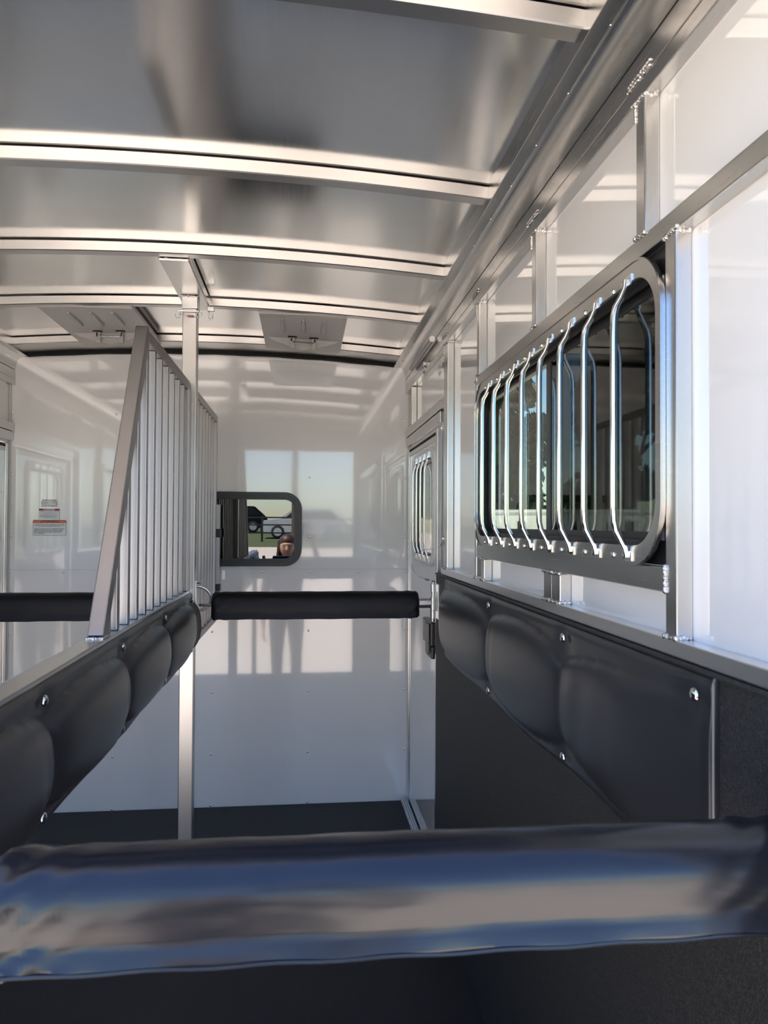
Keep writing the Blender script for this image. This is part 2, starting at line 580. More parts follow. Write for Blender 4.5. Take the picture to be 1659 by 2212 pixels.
def side(right):
    f = (lambda x: x) if right else mirx
    s = 1 if right else -1
    nm = 'right' if right else 'left'
    # skin with openings
    bm = bmesh.new()
    grid_holes(bm, 'X', f(XR), f(XR + 0.03), YR, YF, -0.02, 2.255,
               [(WIN_Y0 + 0.003, WIN_Y1 - 0.001, WIN_Z0 + 0.003, WIN_Z1 + 0.001), (DOOR_Y0, DOOR_Y1, DOOR_Z0, DOOR_Z1)])
    w = obj('wall_' + nm, bm, M['skin'], None, False, recalc=False)
    tag(w, 'glossy white %s wall of the trailer with aluminium posts' % nm, kind='structure')
    xi = 0.519
    def rail(name, z0, z1, y0, y1, x0=xi, x1=XR - 0.0005, mat='alu_y', bev=0.002):
        return obj(name, BX(f(x0), f(x1), y0, y1, z0, z1, bev=bev), M[mat], w, 40)
    def post(y0, y1, z0, z1, x0=xi):
        p = obj('post', BX(f(x0), f(XR - 0.0005), y0, y1, z0, z1, bev=0.0025), M['alu_z'], w, 40)
        return p
    rail('top_rail', 2.062, 2.0895, YR, YF - 0.002)
    rail('top_rail', 2.0905, 2.134, YR, YF - 0.002, x0=0.5195)
    rail('window_header_rail', 1.8135, 1.844, YR + 0.05, 2.178)
    rail('window_sill_rail', 1.300, 1.3365, 1.017, 2.178)
    rail('door_header_rail', 1.838, 1.876, 2.700, YF - 0.004)
    rail('door_header_rail', 1.792, 1.835, 2.80, YF - 0.004, x0=0.524)
    rail('kick_rail', 1.2125, 1.236, YR + 0.02, 2.735, x0=0.517, mat='alu_kick')
    for y0, y1, z0, z1 in ((1.078, 1.108, 1.846, 2.060), (1.613, 1.643, 1.846, 2.060), (2.150, 2.180, 1.846, 2.060),
                           (2.632, 2.700, 1.238, 2.060), (3.510, 3.545, 1.878, 2.060), (0.984, 1.015, 1.238, 1.8115),
                           (2.085, 2.120, 1.238, 1.298), (1.455, 1.5045, 1.238, 1.298), (1.5055, 1.555, 1.238, 1.298),
                           (2.18, 2.200, 1.238, 1.83), (0.56, 0.59, 1.846, 2.060)):
        p = post(y0, y1, z0, z1)
        if right and y0 < 3:
            bw = bmesh.new()
            if z1 > 1.9:
                weld(bw, (xi + 0.002, y0, z1), (XR - 0.004, y0, z1), 0.0042)
                weld(bw, (xi - 0.0005, y0 - 0.002, z1), (xi - 0.0005, y1 + 0.012, z1 + 0.003), 0.0035)
                weld(bw, (xi - 0.0005, y1, z1 - 0.03), (xi - 0.0005, y1 + 0.001, z1 + 0.003), 0.0025)
            elif z1 > 1.5:
                weld(bw, (xi + 0.002, y0, z1), (XR - 0.004, y0, z1), 0.0042)
                weld(bw, (xi, y0 - 0.004, z1 + 0.004), (xi, y1, z1), 0.004)
            if z0 < 1.3:
                weld(bw, (xi + 0.002, y0, z0 + .001), (XR - 0.004, y0, z0 + .001), 0.0038)
                weld(bw, (xi - 0.0005, y0, z0), (xi - 0.0005, y1, z0), 0.0042)
            if z1 < 1.4:
                weld(bw, (xi - 0.0005, y0, z1), (xi - 0.0005, y1, z1), 0.0042)
            if z0 > 1.8:
                weld(bw, (xi - 0.0005, y0, z0), (xi - 0.0005, y1, z0), 0.004)
            obj('weld_bead', bw, M['weld'], p, 60)
    if right:
        bw = bmesh.new()
        for y in (1.06, 1.60, 2.16, 2.66):
            weld(bw, (0.5185, y, 2.094), (0.5185, y + 0.075, 2.094), 0.0028)
            weld(bw, (0.5185, y, 2.102), (0.5185, y + 0.075, 2.102), 0.0022)
        obj('rail_weld_bead', bw, M['weld'], w, 60)
        bw = bmesh.new()
        for k in range(5):
            weld(bw, (xi - 0.001, 1.014, 1.302 + k * 0.008), (xi - 0.001, 1.014, 1.306 + k * 0.008), 0.0035)
        obj('sill_weld_bead', bw, M['weld'], w, 60)
    # black textured lining under the kick rail
    lin = obj('kick_lining', BX(f(0.5155), f(XR - 0.001), YR + 0.02, 2.828, 0.0005, 1.2115, bev=0.001), M['lining'], w)
    obj('lining_edge_strip', tube(bmesh.new(), [(f(0.513), YR + 0.03, 1.2085), (f(0.513), 1.6, 1.2085), (f(0.513), 2.815, 1.2085)], 0.004, 8), M['lining'], w, True)
    # ---- cove trim between the roof and the wall
    prof = [(0.4585, 2.2600), (0.4585, 2.2010), (0.4595, 2.1995), (0.4860, 2.1995), (0.4868, 2.2035)]
    cxx, czz, rx, rz = 0.4868, 2.1360, 0.0322, 0.0660
    for k in range(0, 13):
        a = radians(90 - 90 * k / 12)
        prof.append((cxx + rx * cos(a), czz + rz * sin(a)))
    prof += [(0.542, 2.1350), (0.542, 2.2600)]
    bm = bmesh.new()
    extrude_profile(bm, [(f(p[0]), p[1]) for p in prof], 'Y', YR + 0.001, YF - 0.001)
    tr = obj('trim_1' if right else 'trim_2', bm, M['alu_y'], None, 30)
    tag(tr, 'curved aluminium cove trim along the %s roof edge' % nm, kind='structure')
    for i in range(16):
        inst('rivet', rivet_x, (f(0.4868), 0.75 + i * 0.19, 2.2000), tr, scale=(0.7, 0.5, 0.5))
    # ---- kick lining bottom trim along the door
    # ---- barred window
    cyw, czw = (WIN_Y0 + WIN_Y1) / 2, (WIN_Z0 + WIN_Z1) / 2
    ww, wh = WIN_Y1 - WIN_Y0, WIN_Z1 - WIN_Z0
    pl = lambda u, v, d: (f(d), cyw + u, czw + v)
    win = obj('window_2' if right else 'window_3',
              frame_ring(bmesh.new(), rrect(ww, wh, 0.095, 12), rrect(ww - 0.040, wh - 0.062, 0.072, 12), pl, 0.5125, 0.5185),
              M['alu_y'], None, 40)
    tag(win, 'wide window with aluminium flange and vertical safety bars in the %s wall' % nm, kind='structure')
    obj('flange_rim', frame_ring(bmesh.new(), rrect(ww - 0.001, wh - 0.001, 0.0945, 12), rrect(ww - 0.007, wh - 0.007, 0.092, 12), pl, 0.5105, 0.5124), M['alu_y'], win, 40)
    obj('throat', frame_ring(bmesh.new(), rrect(ww - 0.032, wh - 0.054, 0.075, 12), rrect(ww - 0.040, wh - 0.062, 0.072, 12), pl, 0.5186, 0.560), M['black'], win, 40)
    obj('black_frame', frame_ring(bmesh.new(), rrect(ww - 0.041, wh - 0.063, 0.071, 12), rrect(ww - 0.090, wh - 0.105, 0.055, 12), pl, 0.545, 0.560), M['black'], win, 40)
    gw = ww - 0.08
    bm = bmesh.new()
    grid_holes(bm, 'X', f(0.532), f(0.536), WIN_Y0 + 0.0035, WIN_Y1 - 0.001, WIN_Z0 + 0.003, WIN_Z1 + 0.001, [(WIN_Y0 + 0.03, WIN_Y1 - 0.03, WIN_Z0 + 0.04, WIN_Z1 - 0.04)])
    obj('dark_gap_plate', bm, M['black'], win)  # black sheet added so the gaps round the flange corners look dark
    # sliding panes: the front one clear, the rear one behind an insect screen
    obj('pane', BX(f(0.550), f(0.553), cyw - 0.02, cyw + gw / 2, czw - wh / 2 + 0.05, czw + wh / 2 - 0.05), M['glass' if right else 'glass_door'], win)
    obj('pane', BX(f(0.555), f(0.558), cyw - gw / 2, cyw + 0.02, czw - wh / 2 + 0.05, czw + wh / 2 - 0.05), M['glass' if right else 'glass_door'], win)
    if right:
        obj('insect_screen', BX(f(0.5475), f(0.5485), cyw - gw / 2, cyw + 0.015, czw - wh / 2 + 0.05, czw + wh / 2 - 0.05), M['glass_screen'], win)
    obj('meeting_stile', BX(f(0.545), f(0.559), cyw - 0.006, cyw + 0.022, czw - wh / 2 + 0.05, czw + wh / 2 - 0.05, bev=0.002), M['black'], win)
    # bars (shared mesh): flattened feet on the flange, rod standing off into the trailer
    zt, zb = WIN_Z1 - 0.030 - czw, WIN_Z0 + 0.018 - czw
    pts = [(-0.001, zt + 0.004), (-0.003, zt - 0.010), (-0.010, zt - 0.026), (-0.018, zt - 0.040), (-0.021, zt - 0.056), (-0.0215, zt - 0.08),
           (-0.0215, 0.0), (-0.0215, zb + 0.075), (-0.021, zb + 0.052), (-0.018, zb + 0.037), (-0.010, zb + 0.022), (-0.003, zb + 0.008), (-0.001, zb - 0.006)]
    rad = [0.004, 0.0048, 0.0052, 0.0058, 0.006, 0.006, 0.006, 0.006, 0.006, 0.0058, 0.0052, 0.0048, 0.004]
    me = mesh_from(tube(bmesh.new(), [(s * p[0], 0, p[1]) for p in pts], rad, 12), 'window_bar', M['chrome'], 40)
    fm = mesh_from(box(bmesh.new(), -0.0015, 0.0015, -0.011, 0.011, -0.008, 0.008, bev=0.0005), 'bar_foot', M['chrome'])
    for k in range(8):
        y = 1.122 + 0.1240 * k
        b = inst('window_bar', me, (f(0.510), y, czw), win)
        inst('bar_foot', fm, (f(0.5115), y - 0.004, czw + zt + 0.002), b)
        inst('bar_foot', fm, (f(0.5115), y - 0.004, czw + zb - 0.004), b)
        for zz in (zt + 0.002, zb - 0.004):
            inst('screw', rivet_x, (f(0.5115), y + 0.056, czw + zz), win)
            inst('screw', rivet_x, (f(0.5100), y + 0.013, czw + zz), win, scale=(0.8, 0.8, 0.8))
    # ---- escape door
    cyd, czd = (DOOR_Y0 + DOOR_Y1) / 2, (DOOR_Z0 + DOOR_Z1) / 2
    dy0, dy1, dz0, dz1 = 2.955, 3.562, 1.222, 1.722
    bm = bmesh.new()
    grid_holes(bm, 'X', f(0.536), f(0.560), DOOR_Y0 + 0.004, DOOR_Y1 - 0.004, DOOR_Z0 + 0.004, DOOR_Z1 - 0.004, [(dy0 + 0.02, dy1 - 0.02, dz0 + 0.02, dz1 - 0.02)])
    d = obj('door_1' if right else 'door_2', bm, M['skin'], None, recalc=False)
    tag(d, 'white escape door with small barred window in the %s wall' % nm, kind='structure')
    cw, chh = (dy0 + dy1) / 2, (dz0 + dz1) / 2
    pd = lambda u, v, q: (f(q), cw + u, chh + v)
    obj('door_window_frame', frame_ring(bmesh.new(), rrect(dy1 - dy0, dz1 - dz0, 0.075, 8), rrect(dy1 - dy0 - 0.085, dz1 - dz0 - 0.085, 0.05, 8), pd, 0.5285, 0.5358), M['white_paint'], d, 40)
    obj('door_window_gasket', frame_ring(bmesh.new(), rrect(dy1 - dy0 - 0.06, dz1 - dz0 - 0.06, 0.055, 8), rrect(dy1 - dy0 - 0.10, dz1 - dz0 - 0.10, 0.045, 8), pd, 0.5365, 0.5595), M['black'], d, 40)
    obj('door_pane', plate(bmesh.new(), rrect(dy1 - dy0 - 0.095, dz1 - dz0 - 0.095, 0.04, 8), pd, 0.5545, 0.5575), M['glass_dark' if right else 'glass_door'], d)
    pz = (dz1 - dz0) / 2 - 0.030
    pts = [(-0.001, pz), (-0.004, pz - 0.02), (-0.013, pz - 0.045), (-0.015, pz - 0.07), (-0.015, 0), (-0.015, -pz + 0.07), (-0.013, -pz + 0.045), (-0.004, -pz + 0.02), (-0.001, -pz)]
    me2 = mesh_from(tube(bmesh.new(), [(s * p[0], 0, p[1]) for p in pts], 0.005, 10), 'door_window_bar', M['chrome'], 40)
    f2 = mesh_from(box(bmesh.new(), -0.0015, 0.0015, -0.028, 0.028, -0.013, 0.013, bev=0.0006), 'door_bar_plate', M['chrome'])
    for k in range(4):
        y = cw - 0.165 + 0.11 * k
        b = inst('door_window_bar', me2, (f(0.527), y, chh), d)
        inst('bar_foot', f2, (f(0.5270), y, chh + pz), b)
        inst('bar_foot', f2, (f(0.5270), y, chh - pz), b)
    # door jamb, sill and edge frame
    obj('door_edge_frame', BX(f(0.520), f(0.535), DOOR_Y0 - 0.036, DOOR_Y0 + 0.004, 0.003, 1.772, bev=0.0015), M['alu_z'], d, 40)
    obj('door_edge_frame', BX(f(0.530), f(0.5355), DOOR_Y1 - 0.018, DOOR_Y1 + 0.012, 0.003, 1.772, bev=0.001), M['alu_z'], d, 40)
    obj('door_top_gap', BX(f(0.531), f(0.5357), DOOR_Y0 + 0.005, DOOR_Y1 - 0.02, 1.757, 1.770), M['gasket'], d)  # black strip standing in for the dark gap over the door
    obj('door_top_edge', BX(f(0.530), f(0.5357), DOOR_Y0 + 0.005, DOOR_Y1 - 0.02, 1.738, 1.7565, bev=0.001), M['white_paint'], d)
    th = obj('threshold', BX(f(0.500), f(0.5355), DOOR_Y0, DOOR_Y1 + 0.03, 0.001, 0.016, bev=0.001), M['alu_y'], d, 40)
    for k in range(3):
        obj('threshold_rib', BX(f(0.502 + 0.011 * k), f(0.507 + 0.011 * k), DOOR_Y0, DOOR_Y1 + 0.03, 0.0165, 0.024, bev=0.001), M['alu_y'], th, 40)
    # black slam latch
    la = obj('door_latch', BX(f(0.506), f(0.5355), 2.895, 3.085, 0.915, 1.010, bev=0.006), M['black'], d, 40)
    obj('latch_plate', BX(f(0.500), f(0.5055), 2.905, 2.985, 0.880, 1.000, bev=0.003), M['black'], la, 40)
    obj('latch_paddle', BX(f(0.512), f(0.530), 2.91, 3.04, 0.862, 0.913, bev=0.006), M['black'], la, 40)
    return w, win, d

wr, win2, door1 = side(True)
wleft, win3, door2 = side(False)

# rear frame: jambs and header round the open loading door
rf = obj('wall_rear', BX(-1.44, 0.574, YR - 0.03, YR + 0.018, 2.080, 2.270, bev=0.004), M['skin'])
tag(rf, 'white header over the open rear of the trailer', kind='structure')
for x0, x1 in ((0.475, 0.574), (-1.44, -1.341)):
    obj('rear_jamb', BX(x0, x1, YR - 0.03, YR + 0.018, 0.006, 2.0795, bev=0.004), M['skin'], rf)

# ---- bulkhead window with the curtain of the room in front of it
cw, chh = (WX0 + WX1) / 2, (WZ0 + WZ1) / 2
ww, wh = WX1 - WX0, WZ1 - WZ0
pb = lambda u, v, d: (cw + u, d, chh + v)
w1 = obj('window_1', frame_ring(bmesh.new(), rrect(ww, wh, 0.085, 10), rrect(ww - 0.036, wh - 0.036, 0.068, 10), pb, YF - 0.016, YF - 0.0005), M['black'], None, 40)
tag(w1, 'black framed window with rounded corners in the white front wall', kind='structure')
obj('frame_step', frame_ring(bmesh.new(), rrect(ww - 0.0365, wh - 0.0365, 0.068, 10), rrect(ww - 0.054, wh - 0.054, 0.058, 10), pb, YF - 0.011, YF + 0.006), M['black'], w1, 40)
obj('frame_step', frame_ring(bmesh.new(), rrect(ww - 0.0545, wh - 0.0545, 0.058, 10), rrect(ww - 0.074, wh - 0.074, 0.050, 10), pb, YF - 0.006, YF + 0.016), M['black'], w1, 40)
# the pane leans a little in its frame
TILT = -0.0010
bm = plate(bmesh.new(), rrect(ww - 0.070, wh - 0.070, 0.050, 10), lambda u, v, d: (cw + u, d + v * TILT, chh + v), YF + 0.004, YF + 0.007)
obj('pane', bm, glass('reflective_dark_glass', (0.48, 0.48, 0.48), base=0.13), w1)
obj('slide_latch', BX(-0.255, -0.239, YF - 0.008, YF + 0.003, WZ0 + 0.034, WZ0 + 0.048, bev=0.002), M['black'], w1)
# dim room ahead of the bulkhead
bm = bmesh.new()
grid_holes(bm, 'X', 0.560, 0.58, YF + 0.021, 5.2, 0.0, 2.2, [])
grid_holes(bm, 'X', -1.45, -1.43, YF + 0.021, 5.2, 0.0, 2.2, [])
grid_holes(bm, 'Y', 5.2, 5.22, -1.45, 0.58, 0.0, 2.2, [])
box(bm, -1.45, 0.58, YF + 0.021, 5.22, 2.2, 2.22)
box(bm, -1.45, 0.58, YF + 0.021, 5.22, -0.02, 0.0)
dr = obj('wall_dressing_room', bm, M['lining'])
tag(dr, 'dark dressing room shell in front of the front wall', kind='structure')
bm = bmesh.new()
nu, nv = 220, 6
V = [[bm.verts.new((-0.66 + 0.40 * i / nu + 0.010 * (j / nv) * (i / nu), YF + 0.045 + 0.014 * sin(i * 0.62 + 0.8 * sin(i * 0.11)) + 0.004 * sin(j * 0.9), WZ0 - 0.06 + (wh + 0.12) * (1 - j / nv))) for j in range(nv + 1)] for i in range(nu + 1)]
for i in range(nu):
    for j in range(nv):
        bm.faces.new((V[i][j], V[i + 1][j], V[i + 1][j + 1], V[i][j + 1]))
def curtain_mat():
    m, nt, p = new_mat('charcoal_pleated_curtain')
    v = tex_coord(nt, (1, 1, 0.02))
    nt.links.new(ramp(nt, noise(nt, v, 120.0, 2.0), (0.05, 0.046, 0.042), (0.75, 0.70, 0.62), 0.60, 0.76), p.inputs['Base Color'])
    p.inputs['Roughness'].default_value = 0.8
    return m
cu = obj('curtain', bm, curtain_mat(), None, 80, origin=(-0.46, YF + 0.045, WZ0 - 0.06))
tag(cu, 'dark pleated curtain drawn behind the black framed window', 'curtain')
# small strike plate under the window
sp = obj('strike_plate', BX(-0.398, -0.378, YF - 0.006, YF - 0.0002, 1.118, 1.168, bev=0.002), M['cast'], wf, 40)

# ------------------------------------------------------------------ centre post, dividers
XD0, XD1 = -0.449, -0.417
cp = thing('centre_post', (-0.421, 2.83, 0.0), 'tall square aluminium post standing between the two stalls', 'post')
obj('post_tube', BX(-0.4475, -0.3955, 2.802, 2.856, 0.0005, 2.196, bev=0.003), M['alu_post'], cp, 40)
cap = obj('post_cap', BX(-0.4505, -0.3925, 2.799, 2.859, 2.1965, 2.2425, bev=0.002), M['alu_post'], cp, 40)
bw = bmesh.new()
weld(bw, (-0.4505, 2.799, 2.2405), (-0.3925, 2.799, 2.2405), 0.0035)
obj('weld_bead', bw, M['weld'], cap, 60)
obj('post_base', BX(-0.462, -0.381, 2.79, 2.87, 0.0005, 0.006), M['cast'], cp)
# hook eye for the breast bar on the right of the post
hk = obj('hook_plate', BX(-0.3952, -0.388, 2.806, 2.826, 1.062, 1.185, bev=0.001), M['cast'], cp, 40)
pts = [(-0.388 + 0.052 * sin(a) * 1.0, 2.816, 1.118 + 0.045 * cos(a)) for a in [pi * k / 12 for k in range(13)]]
pts = [(-0.392, 2.816, 1.163)] + pts + [(-0.392, 2.816, 1.073)]
obj('hook_eye', tube(bmesh.new(), pts, 0.0055, 10), M['cast'], hk, True)
for z in (1.178, 1.069):
    b_ = tube(bmesh.new(), [(-0.388, 2.816, z), (-0.374, 2.816, z)], 0.0065, 6)
    obj('hook_bolt', b_, M['cast'], hk, 40)

# safety pin and ring at the top of the post
pn = thing('post_pin', (-0.40, 2.80, 2.185), 'steel retaining pin with wire loops at the top of the centre post', 'pin')
obj('pin_rod', tube(bmesh.new(), [(-0.462, 2.793, 2.184), (-0.376, 2.793, 2.184)], 0.0025, 8), M['chrome'], pn, True)
for x, h in ((-0.462, 0.030), (-0.385, 0.026)):
    obj('wire_loop', tube(bmesh.new(), [(x + 0.010 * sin(a), 2.792, 2.184 - h / 2 + h / 2 * cos(a)) for a in [2 * pi * k / 14 for k in range(15)]], 0.0016, 6), M['chrome'], pn, True)
obj('red_sleeve', tube(bmesh.new(), [(-0.428, 2.794, 2.167), (-0.405, 2.794, 2.1665)], 0.0024, 8), plain('red_plastic', (0.55, 0.12, 0.10), 0.4), pn, True)
obj('wire', tube(bmesh.new(), [(-0.462, 2.793, 2.170), (-0.428, 2.794, 2.168), (-0.386, 2.794, 2.165)], 0.0012, 6), M['chrome'], pn, True)

def tie_ring(name, loc, label, r=0.021, nrm='X'):
    t = thing(name, loc, label, 'tie ring')
    x, y, z = loc
    if nrm == 'Y':
        obj('ring', tube(bmesh.new(), [(x + 0.35 * r * sin(a), y, z - r + r * cos(a)) for a in [2 * pi * k / 20 for k in range(21)]], 0.0028, 8), M['chrome'], t, True)
        obj('staple', BX(x - 0.014, x + 0.014, y - 0.01, y + 0.01, z - 0.008, z + 0.010, bev=0.003), M['cast'], t, 40)
    else:
        obj('ring', tube(bmesh.new(), [(x - 0.004, y + r * sin(a), z - r + r * cos(a)) for a in [2 * pi * k / 20 for k in range(21)]], 0.0028, 8), M['chrome'], t, True)
        obj('staple', BX(x - 0.010, x + 0.003, y - 0.016, y + 0.016, z - 0.007, z + 0.007, bev=0.002), M['cast'], t, 40)
    return t
tie_ring('tie_ring', (-0.362, 2.945, 2.236), 'steel tie ring hanging from the ceiling channel beside the centre post', 0.022, 'Y')
tie_ring('tie_ring', (0.515, 3.10, 2.078), 'steel tie ring hanging from the rail above the escape door', 0.022, 'X')

# grey interior light over the escape door
il = thing('interior_light', (0.508, 3.15, 2.10), 'slim grey light strip mounted on the cove above the escape door', 'light strip')
obj('light_housing', tube(bmesh.new(), [(0.503, 2.875, 2.128), (0.503, 3.43, 2.128)], 0.010, 10), plain('grey_lamp_housing', (0.32, 0.33, 0.33), 0.3), il, True)
obj('end_cap', tube(bmesh.new(), [(0.503, 2.862, 2.128), (0.503, 2.8745, 2.128)], 0.0115, 10), M['cast'], il, True)

# ---- near stall divider with slats and vinyl pad
dv = thing('stall_divider', (XC, 1.70, 1.11), 'aluminium stall divider with slanted front bar, vertical slats and padded rail', 'divider')
ZR = 1.150
fr_b, fr_t = (1.640, ZR), (2.062, 1.905)
bm = bmesh.new()
obox(bm, (XC, fr_b[0], fr_b[1]), (XC, fr_t[0], fr_t[1] + 0.015), 0.034, 0.036, (0, 1, 0), 0.003)
obj('slanted_bar', bm, M['slant'], dv)
obj('top_bar', BX(XD0, XD1, 2.075, 2.790, 1.888, 1.922, bev=0.003), M['slant'], dv, 40)
obj('pad_rail', BX(-0.458, -0.412, 0.525, 2.796, 1.100, ZR, bev=0.003), M['alu_y'], dv, 40)
obj('rear_leg', BX(-0.455, -0.412, 0.527, 0.557, 0.0005, 1.0995, bev=0.003), M['alu_z'], dv)
obj('end_bar', BX(XD0 - 0.002, XD1 + 0.004, 2.752, 2.794, ZR + 0.0005, 1.8875, bev=0.003), M['dull_alu'], dv, 40)
for k, y in enumerate((1.690, 1.768, 1.871, 1.970, 2.070, 2.174, 2.275, 2.380, 2.487, 2.590, 2.686)):
    t = (y + 0.012 - fr_b[0]) / (fr_t[0] - fr_b[0])
    zt = min(1.8875, fr_b[1] + t * (fr_t[1] - fr_b[1]) - 0.02)
    obj('slat', BX(XC - 0.013, XC + 0.013, y - 0.013, y + 0.013, ZR + 0.0005, zt, bev=0.002), M['dull_alu'], dv, 40)
bw = bmesh.new()
weld(bw, (XD0, fr_b[0] - 0.019, ZR + 0.002), (XD1, fr_b[0] - 0.019, ZR + 0.002), 0.004)
weld(bw, (XD1, fr_b[0] - 0.019, ZR + 0.002), (XD1, fr_b[0] + 0.03, ZR + 0.002), 0.004)
obj('weld_bead', bw, M['weld'], dv, 60)

def quilt(y0, y1, z0, z1, xb, sgn, ties, bolts, amp, ny=200, nz=44, thick=0.012, zdrop=0.0):
    """padded vinyl panel facing sgn*X; ties: y of the bolt pairs at top and bottom"""
    rr = random.Random(3)
    ph = [rr.uniform(0, 6) for _ in range(8)]
    def disp(y, v):
        # distance to neighbouring tie lines
        lo = max([t for t in ties if t <= y] or [y0])
        hi = min([t for t in ties if t > y] or [y1])
        L = max(hi - lo, 1e-3)
        u = (y - lo) / L
        pu = max(0.0, 4 * u * (1 - u)) ** 0.42
        flat = 0.20                                # flat strip along the top and bottom edge
        arch_top = 1 - flat * (0.55 + 1.0 * (1 - pu))
        arch_bot = flat * (0.35 + 0.9 * (1 - pu))
        w = (v - arch_bot) / max(1e-3, arch_top - arch_bot)
        pv = 0.0 if w <= 0 or w >= 1 else (4 * w * (1 - w)) ** 0.45
        q = min(1.0, max(0.0, (y - y0) / 0.26))
        d = amp * (0.25 + 0.75 * pu) * pv * (q * q * (3 - 2 * q))
        # tuck at the bolts
        for t in bolts:
            for vz in (0.90, 0.10):
                q = ((y - t) / 0.035) ** 2 + ((v - vz) * (z1 - z0) / 0.030) ** 2
                d -= 0.006 * math.exp(-q)
        # creases
        d += 0.0016 * pv * sin(38 * u + ph[0] + 3 * v) * math.exp(-((u - 0.93) / 0.08) ** 2)
        return thick + d
    bm = bmesh.new()
    V = []
    for i in range(ny + 1):
        y = y0 + (y1 - y0) * i / ny
        if i in (1, 2): y = y0 + (0.0015, 0.004)[i - 1]
        if i in (ny - 1, ny - 2): y = y1 - (0.0015, 0.004)[ny - 1 - i]
        row = []
        e = min(1, min(i, ny - i) / 1.5) ** 0.5
        for j in range(nz + 1):
            v = j / nz
            ee = min(1, min(j, nz - j) / 2.0) ** 0.5 * e
            sag = 0.004 * sin(9 * y + ph[2]) * (1 - v)
            row.append(bm.verts.new((xb + sgn * disp(y, v) * (0.25 + 0.75 * ee), y, z0 + (z1 - z0) * v + sag - zdrop * (i / ny))))
        V.append(row)
    for i in range(ny):
        for j in range(nz):
            bm.faces.new((V[i][j], V[i + 1][j], V[i + 1][j + 1], V[i][j + 1]))
    # back
    B = [[bm.verts.new((xb, V[i][j].co.y, V[i][j].co.z)) for j in (0, nz)] for i in (0, ny)]
    bm.faces.new((B[0][0], B[0][1], B[1][1], B[1][0]))
    for i in range(ny):
        pass
    edge_top = [V[i][nz] for i in range(ny + 1)]
    edge_bot = [V[i][0] for i in range(ny + 1)]
    tb = [bm.verts.new((xb, v.co.y, v.co.z)) for v in edge_top]
    bb = [bm.verts.new((xb, v.co.y, v.co.z)) for v in edge_bot]
    for a, b in ((edge_top, tb), (edge_bot, bb)):
        for i in range(ny):
            bm.faces.new((a[i], a[i + 1], b[i + 1], b[i]))
    for i, (t, b) in ((0, (tb[0], bb[0])), (ny, (tb[-1], bb[-1]))):
        bm.faces.new([b] + V[i] + [t])
    return bm

bm = bmesh.new()
bmesh.ops.create_uvsphere(bm, u_segments=14, v_segments=8, radius=0.0095)
bmesh.ops.scale(bm, vec=(0.5, 1, 1), verts=bm.verts)
bolt_me = mesh_from(bm, 'pad_bolt', M['chrome'], True)

DT = [0.70, 1.215, 1.725, 2.245, 2.775]
o = obj('divider_pad', quilt(0.56, 2.790, 0.912, 1.140, -0.4115, 1, DT, DT, 0.036), M['vinyl'], dv, 60)
tag(o, 'black quilted vinyl pad')
obj('pad_backing', BX(-0.4575, -0.4122, 0.56, 2.790, 0.915, 1.0995, bev=0.004), M['vinyl'], dv, 40)
for y in DT:
    for z in (1.117, 0.935):
        inst('pad_bolt', bolt_me, (-0.4115 + 0.013, min(y, 2.775), z), o)

# ---- head divider between the post and the front wall
hd = thing('head_divider', (XC, 3.28, 0.92), 'slatted aluminium head divider between the centre post and the front wall', 'divider')
HZ0, HZ1 = 0.918, 1.925
obj('top_bar', BX(XD0 + 0.004, XD1, 2.862, 3.706, HZ1 - 0.030, HZ1, bev=0.003), M['dull_alu'], hd, 40)
obj('bottom_bar', BX(XD0 + 0.004, XD1, 2.862, 3.706, HZ0, HZ0 + 0.030, bev=0.003), M['dull_alu'], hd, 40)
obj('end_bar', BX(XD0 + 0.004, XD1, 2.8575, 2.888, HZ0 - 0.24, HZ1 - 0.0305, bev=0.003), M['dull_alu'], hd, 40)
obj('end_bar', BX(XD0 + 0.004, XD1, 3.678, 3.706, HZ0 + 0.0305, HZ1 - 0.0305, bev=0.003), M['dull_alu'], hd, 40)
for k in range(7):
    y = 2.975 + k * 0.1
    obj('slat', BX(XC - 0.0125, XC + 0.0125, y - 0.0125, y + 0.0125, HZ0 + 0.0305, HZ1 - 0.0305, bev=0.002), M['dull_alu'], hd, 40)
lt = obj('latch_bar', BX(-0.4165, -0.398, 3.662, 3.700, 1.10, 1.49, bev=0.002), M['dull_alu'], hd, 40)
obj('latch_block', BX(-0.4165, -0.394, 3.660, 3.702, 1.33, 1.372, bev=0.003), M['black'], lt, 40)
obj('latch_block', BX(-0.4165, -0.394, 3.660, 3.702, 1.07, 1.105, bev=0.003), M['black'], lt, 40)

# ------------------------------------------------------------------ padded bars
def cover_profile(r, lip):
    """section of a padded bar cover in (y toward rear negative, z): round top, flat front, welted lip"""
    P = []
    for k in range(0, 17):                         # from back-bottom over the top to the front
        a = radians(-60 + 240 * k / 16)            # 0 = +Y (front of trailer)
        P.append((r * cos(a), r * sin(a) * 1.0))
    # now at angle 180 (rear-facing side): flat run, then the lip kicks out
    P.append((-r * 1.005, -0.12 * r))
    P.append((-r * 1.00, -0.30 * r))
    P.append((-r * 0.99, -0.46 * r))
    P.append((-r * 1.00, -0.52 * r))
    P.append((-r * (1.00 + lip * 0.35), -0.66 * r))
    P.append((-r * (1.00 + lip), -0.86 * r))
    P.append((-r * (1.02 + lip), -0.93 * r))
    P.append((-r * (0.98 + lip), -0.98 * r))
    P.append((-r * 0.55, -0.97 * r))
    return P

